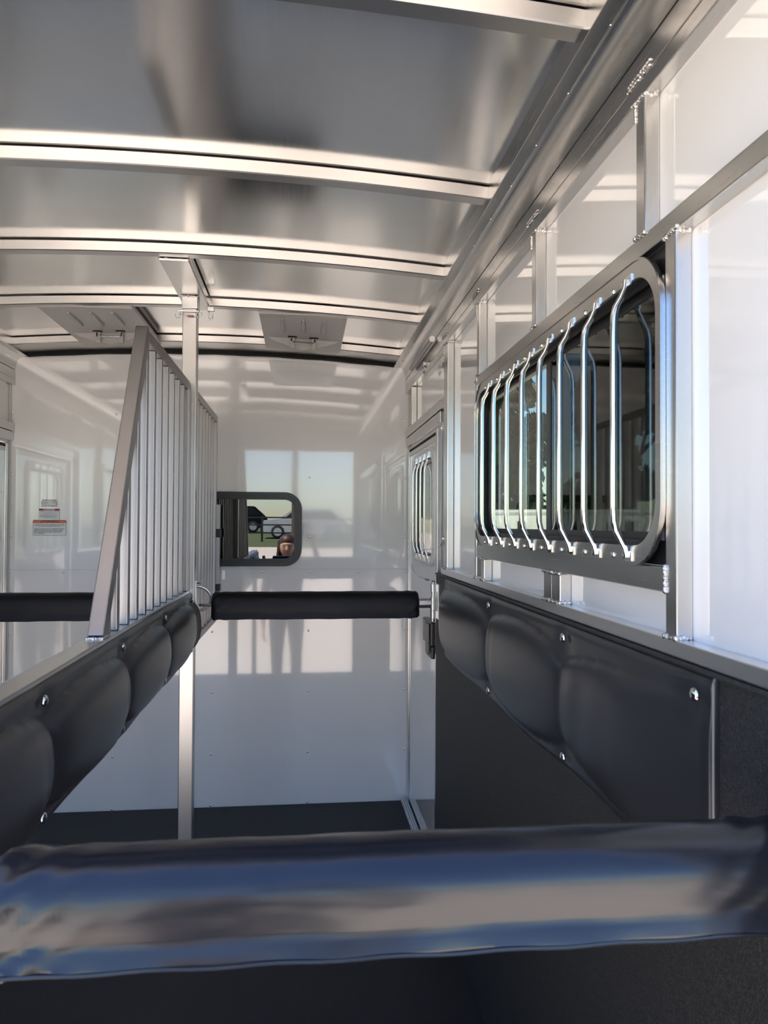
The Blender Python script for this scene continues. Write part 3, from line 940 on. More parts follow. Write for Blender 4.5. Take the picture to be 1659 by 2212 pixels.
def cover(x0, x1, cy, cz, r, lip, seed=1, slope=0.0, nx=90, wr=0.0012):
    rr = random.Random(seed)
    ph = [rr.uniform(0, 6.28) for _ in range(10)]
    P = cover_profile(r, lip)
    bm = bmesh.new()
    R = []
    for i in range(nx + 1):
        t = i / nx
        x = x0 + (x1 - x0) * t
        e = min(t, 1 - t) * abs(x1 - x0)
        sh = 1.0
        if e < 0.014: sh = 0.80 + 0.20 * math.sqrt(max(0, 1 - (1 - e / 0.014) ** 2))
        ring = []
        for j, (py, pz) in enumerate(P):
            c = math.exp(-(e / 0.06) ** 2)
            q = wr * (sin(31 * x + ph[j % 5]) * 0.5 + sin(77 * x + ph[(j + 3) % 7]) * 0.3) + c * 0.0022 * sin(140 * x + 1.3 * j + ph[2])
            if 17 <= j <= 20: q += 0.8 * wr * sin(23 * x + ph[3])
            k = sh + q / r
            wz = 0.5 * wr * sin(14 * x + ph[4]) if j > 20 else 0
            ring.append(bm.verts.new((x, cy + py * k, cz + pz * k + wz + slope * (x - (x0 + x1) / 2))))
        R.append(ring)
    n = len(P)
    for a, b in zip(R, R[1:]):
        for k in range(n):
            bm.faces.new((a[k], a[(k + 1) % n], b[(k + 1) % n], b[k]))
    bm.faces.new(R[0]); bm.faces.new(R[-1][::-1])
    return bm

# rear bar, close to the lens
bb = thing('butt_bar', (0.10, 0.70, 0.94), 'large glossy black padded bar across the stall close to the viewer', 'padded bar')
BY, BZ, BR = 0.700, 1.0590, 0.0435
o = obj('bar_cover', cover(-0.267, 0.480, BY, BZ, BR, 0.16, seed=5, nx=160, wr=0.0007), M['bar_vinyl'], bb, 50)
obj('bar_tube', tube(bmesh.new(), [(-0.348, BY, BZ), (0.50, BY, BZ)], 0.021, 14), M['cast'], bb, True)
obj('cover_seam', tube(bmesh.new(), [(-0.254 + 0.724 * i / 40, BY - BR * 1.165, BZ - BR * 0.945 + 0.0008 * sin(i * 1.1)) for i in range(41)], 0.0022, 8), M['bar_vinyl'], bb, True)
obj('wall_bracket', BX(0.5005, 0.5153, BY - 0.03, BY + 0.03, BZ - 0.07, BZ + 0.07, bev=0.002), M['cast'], bb, 40)
obj('end_sleeve', tube(bmesh.new(), [(-0.345, BY, BZ - 0.045), (-0.345, BY, BZ + 0.045)], 0.014, 12), M['cast'], bb, True)

def breast(x0, x1, label, right):
    YB, ZB = 2.782, 1.097
    xm = (x0 + x1) / 2
    t = thing('breast_bar', (xm, YB, 1.04), label, 'padded bar', 'padded breast bars in front of the two stalls')
    obj('bar_cover', cover(x0, x1, YB, ZB, 0.049, 0.10, seed=3 if right else 8, nx=80, wr=0.0008), M['matt_vinyl'], t, 50)
    if right:
        obj('bar_tube', tube(bmesh.new(), [(x1 - 0.02, YB, ZB + 0.002), (0.486, YB, ZB + 0.002)], 0.0185, 16), M['cast'], t, True)
        obj('latch_rod', tube(bmesh.new(), [(x0 + 0.02, YB + 0.004, ZB - 0.002), (-0.378, YB + 0.034, ZB - 0.002)], 0.0055, 10), M['cast'], t, True)
        sl = obj('hinge_sleeve', tube(bmesh.new(), [(0.4955, YB, 1.072), (0.4955, YB, 1.122)], 0.0120, 14), M['cast'], t, True)
        hp = obj('hinge_plate', BX(0.5095, 0.5152, YB - 0.030, YB + 0.030, 1.040, 1.172, bev=0.001), M['cast'], t, 40)
        for z0, z1 in ((1.1425, 1.171), (1.042, 1.0705)):
            k = obj('hinge_knuckle', tube(bmesh.new(), [(0.4955, YB, z0), (0.4955, YB, z1)], 0.0120, 14), M['cast'], hp, True)
            obj('knuckle_web', BX(0.500, 0.5094, YB - 0.008, YB + 0.008, z0 + 0.001, z1 - 0.001), M['cast'], hp)
        obj('hinge_pin', tube(bmesh.new(), [(0.4955, YB, 1.030), (0.4955, YB, 1.178), (0.4955, YB, 1.184)], [0.006, 0.006, 0.008], 10), M['chrome'], hp, 40)
    else:
        obj('bar_tube', tube(bmesh.new(), [(-1.375, YB, ZB), (x0 + 0.02, YB, ZB)], 0.0185, 16), M['cast'], t, True)
        obj('latch_rod', tube(bmesh.new(), [(x1 - 0.02, YB, ZB), (-0.462, YB + 0.03, ZB)], 0.0055, 10), M['cast'], t, True)
    return t
breast(-0.326, 0.437, 'black padded breast bar hinged to the right wall below the front window', True)
breast(-1.30, -0.54, 'black padded breast bar behind the slanted divider on the left', False)

# cable lanyard from the hinge pin to the post
cb = thing('lanyard_cable', (0.50, 2.78, 1.18), 'thin steel lanyard cable looping from the hinge pin past the barred door window', 'cable')
ctl = [(0.4955, 2.782, 1.184), (0.478, 2.80, 1.186), (0.440, 2.83, 1.205), (0.424, 2.86, 1.245), (0.436, 2.86, 1.280), (0.470, 2.83, 1.300), (0.500, 2.78, 1.305), (0.512, 2.725, 1.318), (0.5165, 2.700, 1.335)]
def spline(c, n=8):
    out = []
    c = [Vector(p) for p in c]
    for i in range(len(c) - 1):
        p0, p1, p2, p3 = c[max(0, i - 1)], c[i], c[i + 1], c[min(len(c) - 1, i + 2)]
        for k in range(n):
            t = k / n
            out.append(0.5 * ((2 * p1) + (p2 - p0) * t + (2 * p0 - 5 * p1 + 4 * p2 - p3) * t * t + (3 * p1 - p0 - 3 * p2 + p3) * t ** 3))
    out.append(c[-1])
    return out
obj('cable', tube(bmesh.new(), spline(ctl), 0.0011, 6), M['chrome'], cb, True)
obj('crimp', tube(bmesh.new(), [(0.484, 2.795, 1.1848), (0.469, 2.808, 1.188)], 0.0032, 8), M['chrome'], cb, True)
obj('crimp', tube(bmesh.new(), [(0.5135, 2.718, 1.3215), (0.5155, 2.707, 1.331)], 0.0032, 8), M['chrome'], cb, True)
obj('end_loop', tube(bmesh.new(), [(0.5165, 2.70 + 0.008 * sin(a), 1.345 + 0.010 * cos(a)) for a in [2 * pi * k / 12 for k in range(13)]], 0.0011, 6), M['chrome'], cb, True)

# ---- quilted pad on the right wall
wp = thing('wall_pad', (0.51, 1.73, 0.92), 'black quilted vinyl wall pad bolted under the rail of the right wall', 'wall pad')
RT = [0.905, 1.388, 1.962, 2.57]
o = obj('pad_cover', quilt(0.872, 2.605, 0.924, 1.2055, 0.5150, -1, [0.30] + RT[1:3] + [2.74], RT, 0.023), M['vinyl'], wp, 60)
for y in RT[:3]:
    for z in (1.179, 0.950):
        inst('pad_bolt', bolt_me, (0.5150 - 0.0135, y, z), o, scale=(1, 1, 1))
obj('pad_edge_welt', tube(bmesh.new(), [(0.508, 0.870, 0.925), (0.506, 0.869, 1.06), (0.507, 0.870, 1.20), (0.512, 0.874, 1.2065)], 0.0016, 8), plain('grey_piping', (0.25, 0.24, 0.23), 0.4), wp, True)  # thin grey line down the near edge of the pad

# ---- ceiling vents
def vent(cxv, label):
    y0, y1, w = 2.985, 3.60, 0.355
    zc = arch(cxv, BOW_CROWN) - 0.001
    sl = -2 * 0.0478 * (cxv - XC)          # slope of the roof across
    t = thing('roof_vent', (cxv, (y0 + y1) / 2, zc - 0.06), label, 'roof vent', 'plastic roof vents near the front wall')
    def Z(x, d): return zc + sl * (x - cxv) - d
    def pl(u, v, d): return (cxv + u, (y0 + y1) / 2 + v, Z(cxv + u, d))
    # base plate with a curved recess cut as darker pocket walls
    obj('vent_plate', plate(bmesh.new(), rrect(w, y1 - y0, 0.006, 3), pl, 0.0, 0.006), M['vent'], t, 40)
    obj('vent_collar', BX(cxv - w / 2 + 0.012, cxv + w / 2 - 0.012, 3.004, 3.554, zc + 0.008, zc + 0.032), M['vent'], t)
    obj('plate_edge', BX(cxv - w / 2, cxv + w / 2, y0 - 0.004, y0 - 0.0005, zc - 0.008, zc - 0.001), M['vent'], t)
    for k in (-1, 0, 1):
        o = tube(bmesh.new(), [pl(k * 0.085, -0.24, 0.006), pl(k * 0.085, -0.19, 0.009), pl(k * 0.085, -0.06, 0.010), pl(k * 0.085, -0.045, 0.005)], [0.006, 0.009, 0.010, 0.005], 8)
        obj('stiffening_rib', o, M['vent'], t, True)
    # lens-shaped crank housing standing below the plate
    nL = 20
    prof_pts = []
    for i in range(nL + 1):
        u = -0.160 + 0.32 * i / nL
        h = 0.050 * max(0.0, 1 - abs(u) / 0.160) ** 0.75
        prof_pts.append((u, h))
    bm = bmesh.new()
    A = [bm.verts.new(pl(u, 0.085, 0.006)) for u, h in prof_pts]
    B = [bm.verts.new(pl(u, 0.085 + 0.002, 0.0065 + h)) for u, h in prof_pts]
    Cc = [bm.verts.new(pl(u, 0.085 + 0.09 * (h / 0.050) ** 0.6, 0.0065 + h * 0.25)) for u, h in prof_pts]
    for i in range(nL):
        bm.faces.new((A[i], A[i + 1], B[i + 1], B[i]))
        bm.faces.new((B[i], B[i + 1], Cc[i + 1], Cc[i]))
    hs = obj('crank_housing', bm, M['vent'], t, 30)
    for u in (-0.048, 0.048):
        obj('housing_boss', BX(cxv + u - 0.010, cxv + u + 0.010, 3.2925 + 0.060, 3.2925 + 0.083, Z(cxv + u, 0.056), Z(cxv + u, 0.007), bev=0.003), M['vent'], hs, 40)
        obj('pocket_slot', BX(cxv + u - 0.020, cxv + u + 0.020, 3.2925 + 0.040, 3.2925 + 0.060, Z(cxv + u, 0.0075), Z(cxv + u, 0.0062)), M['gasket'], hs)
    obj('crank_handle', tube(bmesh.new(), [pl(-0.052, 0.062, 0.012), pl(-0.052, 0.055, 0.026), pl(-0.045, 0.050, 0.030), pl(0.045, 0.050, 0.030), pl(0.052, 0.055, 0.026), pl(0.052, 0.062, 0.012)], 0.0042, 8), M['chrome'], t, True)
    for u in (-0.165, 0, 0.165):
        for v in (-0.295, 0.295):
            inst('screw', rivet_scr, pl(u, v, 0.006), t)
    return t
bm = bmesh.new()
bmesh.ops.create_uvsphere(bm, u_segments=8, v_segments=5, radius=0.004)
bmesh.ops.scale(bm, vec=(1, 1, 0.5), verts=bm.verts)
rivet_scr = mesh_from(bm, 'screw', M['vent'], True)
vent(-0.002, 'plastic roof vent with crank to the right of the centre post')
vent(-0.848, 'plastic roof vent with crank on the left, above the slanted divider bar')

# ------------------------------------------------------------------ stickers on the front wall
def text_mesh(body, size, align='CENTER', spacing=1.0, bold=0.0, width=None):
    cu_ = bpy.data.curves.new('txt', 'FONT')
    cu_.body = body
    cu_.size = size
    cu_.align_x = align
    cu_.align_y = 'CENTER'
    cu_.space_line = spacing
    cu_.offset = bold
    cu_.resolution_u = 2
    to = bpy.data.objects.new('txt', cu_)
    COL.objects.link(to)
    dg = bpy.context.evaluated_depsgraph_get()
    me = bpy.data.meshes.new_from_object(to.evaluated_get(dg))
    bpy.data.objects.remove(to, do_unlink=True)
    if width:
        xs = [v.co.x for v in me.vertices]
        k = width / max(1e-6, max(xs) - min(xs))
        for v in me.vertices: v.co.x *= k
    return me

def put_text(name, body, size, x, z, y, mat, parent, width=None, align='CENTER', spacing=1.0, bold=0.0):
    me = text_mesh(body, size, align, spacing, bold, width)
    me.materials.clear()
    me.materials.append(mat)
    me.transform(Matrix.Translation((x, y, z)) @ Matrix.Rotation(pi / 2, 4, 'X'))
    return obj(name, me, None, parent)

M['ink'] = plain('black_ink', (0.01, 0.01, 0.012), 0.4)
M['ink_grey'] = plain('grey_ink', (0.10, 0.10, 0.11), 0.4)
M['label_white'] = plain('label_white', (0.78, 0.78, 0.77), 0.3)
M['label_red'] = plain('label_red', (0.26, 0.012, 0.045), 0.3)
M['label_orange'] = plain('label_orange', (0.62, 0.13, 0.04), 0.3)
YS = YF - 0.0016
t = thing('notice_decal', (-1.218, YS, 1.48), 'four lines of black capital lettering above the danger label', 'decal')
for i, (ln, wd) in enumerate((('THIS VEHICLE IS DESIGNED', .069), ('SPECIFICALLY FOR LIVESTOCK', .077), ('TRANSPORT ONLY. ANY OTHER', .077), ('USE IS NOT RECOMMENDED.', .073))):
    put_text('lettering', ln, 0.0085, -1.2205, 1.5065 - i * 0.0094, YS, M['ink'], t, wd, bold=0.0002)
t = thing('danger_decal', (-1.2205, YS, 1.415), 'small white label with dark red DANGER heading on the front wall', 'decal')
def flat(name, x0, x1, z0, z1, y, mat, parent, r=0.0):
    if r:
        return obj(name, plate(bmesh.new(), [(p[0] + (x0 + x1) / 2, p[1] + (z0 + z1) / 2) for p in rrect(x1 - x0, z1 - z0, r, 4)], lambda u, v, d: (u, d, v), y, y + 0.0005), mat, parent)
    return obj(name, BX(x0, x1, y, y + 0.0005, z0, z1), mat, parent)
flat('label_border', -1.2690, -1.1720, 1.4155, 1.4655, YS + 0.0003, M['ink_grey'], t)
flat('label_sheet', -1.2680, -1.1730, 1.4165, 1.4560, YS - 0.0003, M['label_white'], t)
flat('label_heading', -1.2690, -1.1720, 1.4560, 1.4655, YS - 0.0004, M['label_red'], t)
put_text('lettering', 'DANGER', 0.0085, -1.2165, 1.4607, YS - 0.001, M['label_white'], t, 0.045, bold=0.0002)
bm = bmesh.new()
plate(bm, [(-1.2470, 1.4580), (-1.2405, 1.4580), (-1.24375, 1.4637)], lambda u, v, d: (u, d, v), YS - 0.0010, YS - 0.0006)
obj('alert_triangle', bm, M['label_white'], t)
put_text('lettering', 'CARBON MONOXIDE POISONING', 0.0058, -1.2205, 1.4505, YS - 0.001, M['ink_grey'], t, 0.090)
put_text('lettering', 'INSTALL AND TEST DETECTOR\nDO NOT RUN ENGINES OR STOVES INSIDE', 0.0036, -1.2205, 1.4425, YS - 0.001, M['ink_grey'], t, 0.068)
put_text('lettering', 'DO NOT OPERATE GENERATOR, HEATER OR STOVE\nWITHOUT FRESH AIR. KEEP VENTS OPEN AND\nCHECK ALARM BEFORE EVERY TRIP. EXHAUST\nGAS CAN CAUSE SERIOUS INJURY.', 0.0038, -1.2205, 1.4280, YS - 0.001, M['ink_grey'], t, 0.088)
t = thing('warning_decal', (-1.2125, YS, 1.335), 'white label with orange WARNING heading on the front wall', 'decal')
flat('label_border', -1.2960, -1.1400, 1.3350, 1.4110, YS + 0.0003, M['ink_grey'], t, 0.006)
flat('label_sheet', -1.2945, -1.1415, 1.3365, 1.3970, YS - 0.0003, M['label_white'], t, 0.005)
flat('label_heading', -1.2945, -1.1415, 1.3960, 1.4095, YS - 0.0004, M['label_orange'], t, 0.004)
put_text('lettering', 'WARNING', 0.0125, -1.2120, 1.4028, YS - 0.001, M['ink'], t, 0.073, bold=0.0003)
bm = bmesh.new()
plate(bm, [(-1.2605, 1.3985), (-1.2505, 1.3985), (-1.2555, 1.4075)], lambda u, v, d: (u, d, v), YS - 0.0010, YS - 0.0006)
obj('alert_triangle', bm, M['ink'], t)
put_text('lettering', 'DO NOT ALLOW WASTE TO REMAIN IN THE TRAILER.\nRUBBER MATS SHOULD BE REMOVED EVERY SIX MONTHS\nFOR TRAILER WASHING THOROUGHLY.', 0.0055, -1.2180, 1.3850, YS - 0.001, M['ink'], t, 0.143, bold=0.00006)
put_text('lettering', 'PRIOR TO FLOOR WASHING, RUBBER MATS MUST BE\nREMOVED. FOLLOWING EACH WASHING, TRAILER\nMUST BE RINSED THOROUGHLY BEFORE RUBBER\nMATS ARE REPLACED. FAILURE TO DO SO WILL\nVOID WARRANTY.', 0.0058, -1.2885, 1.3570, YS - 0.001, M['ink'], t, 0.140, align='LEFT', bold=0.00006)

# ------------------------------------------------------------------ outdoors
def ground_mat():
    m, nt, p = new_mat('gravel_yard_and_grass')
    tc = nt.nodes.new('ShaderNodeTexCoord')
    sx = nt.nodes.new('ShaderNodeSeparateXYZ')
    nt.links.new(tc.outputs['Object'], sx.inputs[0])
    v = tc.outputs['Object']
    g1 = ramp(nt, noise(nt, v, 30.0, 6.0, 0.7), (0.40, 0.34, 0.28), (0.72, 0.63, 0.53))
    g2 = ramp(nt, noise(nt, v, 6.0, 6.0, 0.7), (0.045, 0.065, 0.02), (0.10, 0.12, 0.04))
    # grass begins about 20 m behind the trailer and 7 m to its right
    a = nt.nodes.new('ShaderNodeMath'); a.operation = 'LESS_THAN'; a.inputs[1].default_value = -25.0
    nz_ = noise(nt, v, 0.6, 3.0)
    ad = nt.nodes.new('ShaderNodeMath'); ad.operation = 'MULTIPLY_ADD'
    nt.links.new(nz_, ad.inputs[0]); ad.inputs[1].default_value = 2.0
    nt.links.new(sx.outputs['Y'], ad.inputs[2])
    nt.links.new(ad.outputs[0], a.inputs[0])
    mx = nt.nodes.new('ShaderNodeMix'); mx.data_type = 'RGBA'
    nt.links.new(a.outputs[0], mx.inputs['Factor'])
    nt.links.new(g1, mx.inputs['A']); nt.links.new(g2, mx.inputs['B'])
    nt.links.new(mx.outputs['Result'], p.inputs['Base Color'])
    p.inputs['Roughness'].default_value = 0.95
    bump(nt, p, noise(nt, v, 40.0, 5.0), 0.6, 0.02)
    return m
def gz(y):
    return GZ + (0.030 * min(60.0, -1.0 - y) if y < -1.0 else 0.0)      # the yard climbs gently behind the trailer
bm = bmesh.new()
S = 160
rows = []
for y in (-S, -61.0, -1.0, S):
    rows.append((bm.verts.new((-S, y, gz(y))), bm.verts.new((S, y, gz(y)))))
for a_, b_ in zip(rows, rows[1:]):
    bm.faces.new((a_[0], a_[1], b_[1], b_[0]))
gr = obj('ground', bm, ground_mat(), recalc=False)
tag(gr, 'sunlit gravel yard with grass beyond', kind='structure')

# white horse trailers seen through the barred window
M['trailer_white'] = plain('white_trailer_sheet', (0.80, 0.80, 0.74), 0.35, var=0.02)
M['trailer_grey'] = plain('grey_trailer_roof', (0.42, 0.43, 0.42), 0.4)
M['tyre'] = plain('tyre_rubber', (0.015, 0.015, 0.016), 0.8)
M['dark_glass'] = plain('dark_window', (0.02, 0.022, 0.025), 0.08)
def wheel(parent, x, y, z, r, w, ax='X'):
    d = Vector((1, 0, 0)) if ax == 'X' else Vector((0, 1, 0))
    p = Vector((x, y, z))
    o = obj('tyre', tube(bmesh.new(), [p - d * w / 2, p - d * w * 0.42, p + d * w * 0.42, p + d * w / 2], [r * 0.9, r, r, r * 0.9], 20), M['tyre'], parent, 40)
    obj('wheel_rim', tube(bmesh.new(), [p - d * w * 0.53, p + d * w * 0.53], r * 0.62, 16), M['cast'], o, 40)
def parked_trailer(loc, rz, L, Hh, label):
    t = thing('parked_trailer', loc, label, 'trailer', 'white trailers parked outside the barred window')
    x, y, z = loc
    W = 2.2
    bm = bmesh.new()
    box(bm, x - W / 2, x + W / 2, y, y + L, z + 0.45, z + Hh - 0.25, bev=0.05)
    obj('body', bm, M['trailer_white'], t, 40)
    bm = bmesh.new()
    pr = [(-W / 2, Hh - 0.255), (-W / 2 + 0.03, Hh - 0.12), (-W / 2 + 0.18, Hh - 0.02), (0, Hh + 0.05), (W / 2 - 0.18, Hh - 0.02), (W / 2 - 0.03, Hh - 0.12), (W / 2, Hh - 0.255)]
    extrude_profile(bm, [(x + p[0], z + p[1]) for p in pr], 'Y', y, y + L)
    obj('roof', bm, M['trailer_grey'], t, 40)
    for sgn in (-1,):
        for k in range(3):
            yy = y + 0.7 + k * (L - 1.4) / 2.2
            o = obj('window', plate(bmesh.new(), [(p[0] + yy, p[1] + z + 1.75) for p in rrect(0.42, 0.62, 0.08, 4)], lambda u, v, d: (d, u, v), x + sgn * (W / 2 + 0.001), x + sgn * (W / 2 + 0.012)), M['dark_glass'], t)
        obj('side_door', BX(x - W / 2 - 0.012, x - W / 2 - 0.001, y + L - 1.35, y + L - 0.55, z + 0.55, z + 2.15, bev=0.004), M['trailer_white'], t)
        obj('fender', BX(x - W / 2 - 0.14, x - W / 2 - 0.001, y + L * 0.38, y + L * 0.38 + 1.7, z + 0.62, z + 0.80, bev=0.04), M['trailer_grey'], t, 40)
        for k in (0.42, 1.24):
            wheel(t, x - W / 2 - 0.06, y + L * 0.38 + k, z + 0.34, 0.34, 0.2)
    for k in (0.42, 1.24):
        wheel(t, x + W / 2 - 0.02, y + L * 0.38 + k, z + 0.34, 0.34, 0.2)
    o = obj('rear_window', plate(bmesh.new(), [(p[0] + x, p[1] + z + 1.75) for p in rrect(0.7, 0.6, 0.08, 4)], lambda u, v, d: (u, d, v), y - 0.012, y - 0.001), M['dark_glass'], t)
    obj('tongue', BX(x - 0.06, x + 0.06, y + L, y + L + 1.2, z + 0.42, z + 0.52), M['trailer_grey'], t)
    t.rotation_euler = (0, 0, rz)
    return t
parked_trailer((13.8, 36.5, GZ), radians(52), 5.2, 2.62, 'nearest white trailer with grey roof outside the barred window')
parked_trailer((20.5, 40.5, GZ), radians(48), 5.6, 2.75, 'white trailer parked second, partly behind the nearest one')
parked_trailer((19.2, 32.0, GZ), radians(50), 5.0, 2.6, 'white trailer seen through the screened half of the barred window')

# trees
def leaf_mat():
    m, nt, p = new_mat('foliage')
    v = tex_coord(nt)
    nt.links.new(ramp(nt, noise(nt, v, 1.4, 4.0), (0.012, 0.03, 0.008), (0.07, 0.11, 0.03)), p.inputs['Base Color'])
    p.inputs['Roughness'].default_value = 0.7
    return m
M['leaf'] = leaf_mat()
M['bark'] = plain('bark', (0.07, 0.055, 0.04), 0.95, bmp=(20, 0.8, 0.02))
def tree_meshes(seed, h, spread, nleaf=16000):
    rr = random.Random(seed)
    bm = bmesh.new()
    tube(bm, [(0, 0, 0), (0.1, 0.05, h * 0.25), (-0.05, 0.1, h * 0.5), (0.1, 0, h * 0.85)], [h * 0.03, h * 0.024, h * 0.016, h * 0.004], 10)
    tips = []
    for k in range(24):
        a = rr.uniform(0, 6.28)
        z0 = h * rr.uniform(0.04, 0.68)
        ln = spread * rr.uniform(0.45, 0.95)
        e = (cos(a) * ln, sin(a) * ln, z0 + h * rr.uniform(0.05, 0.28))
        tube(bm, [(0, 0, z0), (e[0] * 0.5, e[1] * 0.5, z0 + (e[2] - z0) * 0.35), e], [h * 0.010, h * 0.006, h * 0.002], 6)
        tips.append((Vector(e), spread * rr.uniform(0.28, 0.5)))
    tips.append((Vector((0, 0, h * 0.88)), spread * 0.5))
    tips.append((Vector((0, 0, h * 0.6)), spread * 0.6))
    trunk = mesh_from(bm, 'trunk', M['bark'], 40)
    vs, fs = [], []
    for k in range(nleaf):
        c, r = rr.choice(tips)
        d = Vector((rr.gauss(0, 1), rr.gauss(0, 1), rr.gauss(0, 0.8))).normalized()
        p = c + d * r * (rr.random() ** 0.4)
        a = Vector((rr.gauss(0, 1), rr.gauss(0, 1), rr.gauss(0, 1))).normalized()
        b = a.cross(Vector((rr.gauss(0, 1), rr.gauss(0, 1), rr.gauss(0, 1)))).normalized()
        s = rr.uniform(0.24, 0.55)
        i = len(vs)
        vs += [p - a * s, p + b * s * 0.5, p + a * s, p - b * s * 0.5]
        fs.append((i, i + 1, i + 2, i + 3))
    me = bpy.data.meshes.new('leaf_crown')
    me.from_pydata(vs, [], fs)
    me.materials.append(M['leaf'])
    return trunk, me
TA = tree_meshes(11, 18.0, 3.9)
TB = tree_meshes(23, 20.0, 4.1)
for i, (x, y, kk, rz, label) in enumerate((
        (10.5, 50.0, 0, 0.3, 'leafy tree directly behind the nearest white trailer'),
        (22.5, 49.0, 1, 1.9, 'tall leafy tree behind the second white trailer'),
        (31.0, 40.0, 0, 3.1, 'leafy tree seen through the screened half of the window'),
        (17.5, 66.0, 1, 4.4, 'tallest leafy tree standing farthest away behind the other trees'),
        (29.0, 26.0, 1, 5.2, 'tall leafy tree at the near end of the barred window view'))):
    tk, cr = (TA, TB)[kk]
    t = thing('tree', (x, y, GZ), label, 'tree', 'trees beyond the parked trailers')
    inst('trunk', tk, (x, y, GZ), t)
    c = inst('leaf_crown', cr, (x, y, GZ), t)
    c['kind'] = 'stuff'
    t.rotation_euler = (0, 0, rz)

# things behind the viewer that mirror in the front wall and its window
def suv(loc, rz, label, col):
    t = thing('sport_utility_car', loc, label, 'car', 'cars parked on the grass behind the viewer')
    x, y, z = loc
    L, W = 4.7, 1.86
    paint = plain('car_paint', col, 0.22, metal=0.6, var=0.02)
    body = [(-2.32, 0.42), (-2.34, 0.75), (-2.25, 0.98), (-1.25, 1.08), (2.2, 1.08), (2.33, 0.85), (2.35, 0.45), (2.0, 0.30), (-2.1, 0.30)]
    bm = bmesh.new()
    extrude_profile(bm, [(x + p[0], z + p[1]) for p in body], 'Y', y - W / 2, y + W / 2)
    bmesh.ops.bevel(bm, geom=bm.edges[:], offset=0.05, segments=2, affect='EDGES')
    obj('body', bm, paint, t, 40)
    cab = [(-1.30, 1.06), (-0.62, 1.62), (-0.2, 1.70), (1.5, 1.68), (2.15, 1.10), (2.15, 1.06)]
    bm = bmesh.new()
    extrude_profile(bm, [(x + p[0], z + p[1]) for p in cab], 'Y', y - W / 2 + 0.12, y + W / 2 - 0.12)
    bmesh.ops.bevel(bm, geom=bm.edges[:], offset=0.04, segments=2, affect='EDGES')
    obj('cabin', bm, paint, t, 40)
    for sgn in (-1, 1):
        for w in ([(-1.08, 1.12), (-0.58, 1.54), (0.28, 1.60), (0.28, 1.12)], [(0.36, 1.12), (0.36, 1.60), (1.40, 1.58), (1.85, 1.14)]):
            yy = y + sgn * (W / 2 - 0.119)
            bm = plate(bmesh.new(), w, lambda u, v, d: (x + u, d, z + v), yy, yy + sgn * 0.006)
            obj('side_window', bm, M['dark_glass'], t)
        for xx in (-1.45, 1.40):
            wheel(t, x + xx, y + sgn * (W / 2 - 0.1), z + 0.36, 0.36, 0.24, 'Y')
        obj('headlamp', BX(x - 2.36, x - 2.2, y + sgn * 0.55 - 0.2, y + sgn * 0.55 + 0.2, z + 0.78, z + 0.90, bev=0.03), M['cast'], t, 40)
    bm = bmesh.new()
    vsx = [(-1.22, 1.14), (-0.68, 1.57)]
    q = [bm.verts.new((x + vsx[0][0] - 0.02, y - 0.72, z + vsx[0][1])), bm.verts.new((x + vsx[0][0] - 0.02, y + 0.72, z + vsx[0][1])),
         bm.verts.new((x + vsx[1][0] - 0.02, y + 0.66, z + vsx[1][1])), bm.verts.new((x + vsx[1][0] - 0.02, y - 0.66, z + vsx[1][1]))]
    bm.faces.new(q)
    obj('windscreen', bm, M['dark_glass'], t)
    obj('front_bumper', BX(x - 2.40, x - 2.2, y - 0.85, y + 0.85, z + 0.38, z + 0.62, bev=0.05), M['black'], t, 40)
    t.rotation_euler = (0, 0, rz)
    return t
suv((0.20, -33.5, gz(-33.5)), radians(4), 'silver sport utility car parked on the grass behind the viewer', (0.55, 0.57, 0.60))
suv((-4.6, -41.0, gz(-41.0)), radians(-6), 'black sport utility car parked farther back on the grass', (0.012, 0.013, 0.016))
def fence():
    yf = -30.0
    g0 = gz(yf)
    t = thing('rail_fence', (-6.0, yf, g0), 'black three rail fence across the grass behind the viewer', 'fence')
    for k in range(9):
        obj('fence_post', BX(-14.05 + k * 2.4, -13.95 + k * 2.4, yf - 0.05, yf + 0.05, g0 - 0.05, g0 + 1.30, bev=0.01), M['black'], t)
    for zz in (0.45, 0.85, 1.22):
        obj('fence_rail', BX(-14.0, 5.2, yf + 0.055, yf + 0.095, g0 + zz - 0.035, g0 + zz + 0.035), M['black'], t)
fence()
def pole(x, y, h, r, label):
    GZ = gz(y)
    t = thing('light_pole', (x, y, GZ), label, 'pole', 'poles in the yard behind the viewer')
    obj('pole', tube(bmesh.new(), [(x, y, GZ), (x, y, GZ + h)], [r, r * 0.7], 12), M['bark'], t, True)
    obj('lamp_arm', tube(bmesh.new(), [(x, y, GZ + h - 0.3), (x + 0.5, y, GZ + h), (x + 1.1, y, GZ + h + 0.02)], 0.03, 8), M['cast'], t, True)
    obj('lamp_head', BX(x + 0.9, x + 1.45, y - 0.12, y + 0.12, GZ + h - 0.05, GZ + h + 0.07, bev=0.03), M['cast'], t, 40)
pole(-0.25, -17.0, 8.0, 0.11, 'wooden light pole standing straight behind the viewer')
pole(-1.30, -6.0, 4.6, 0.075, 'shorter light pole to the left behind the viewer')

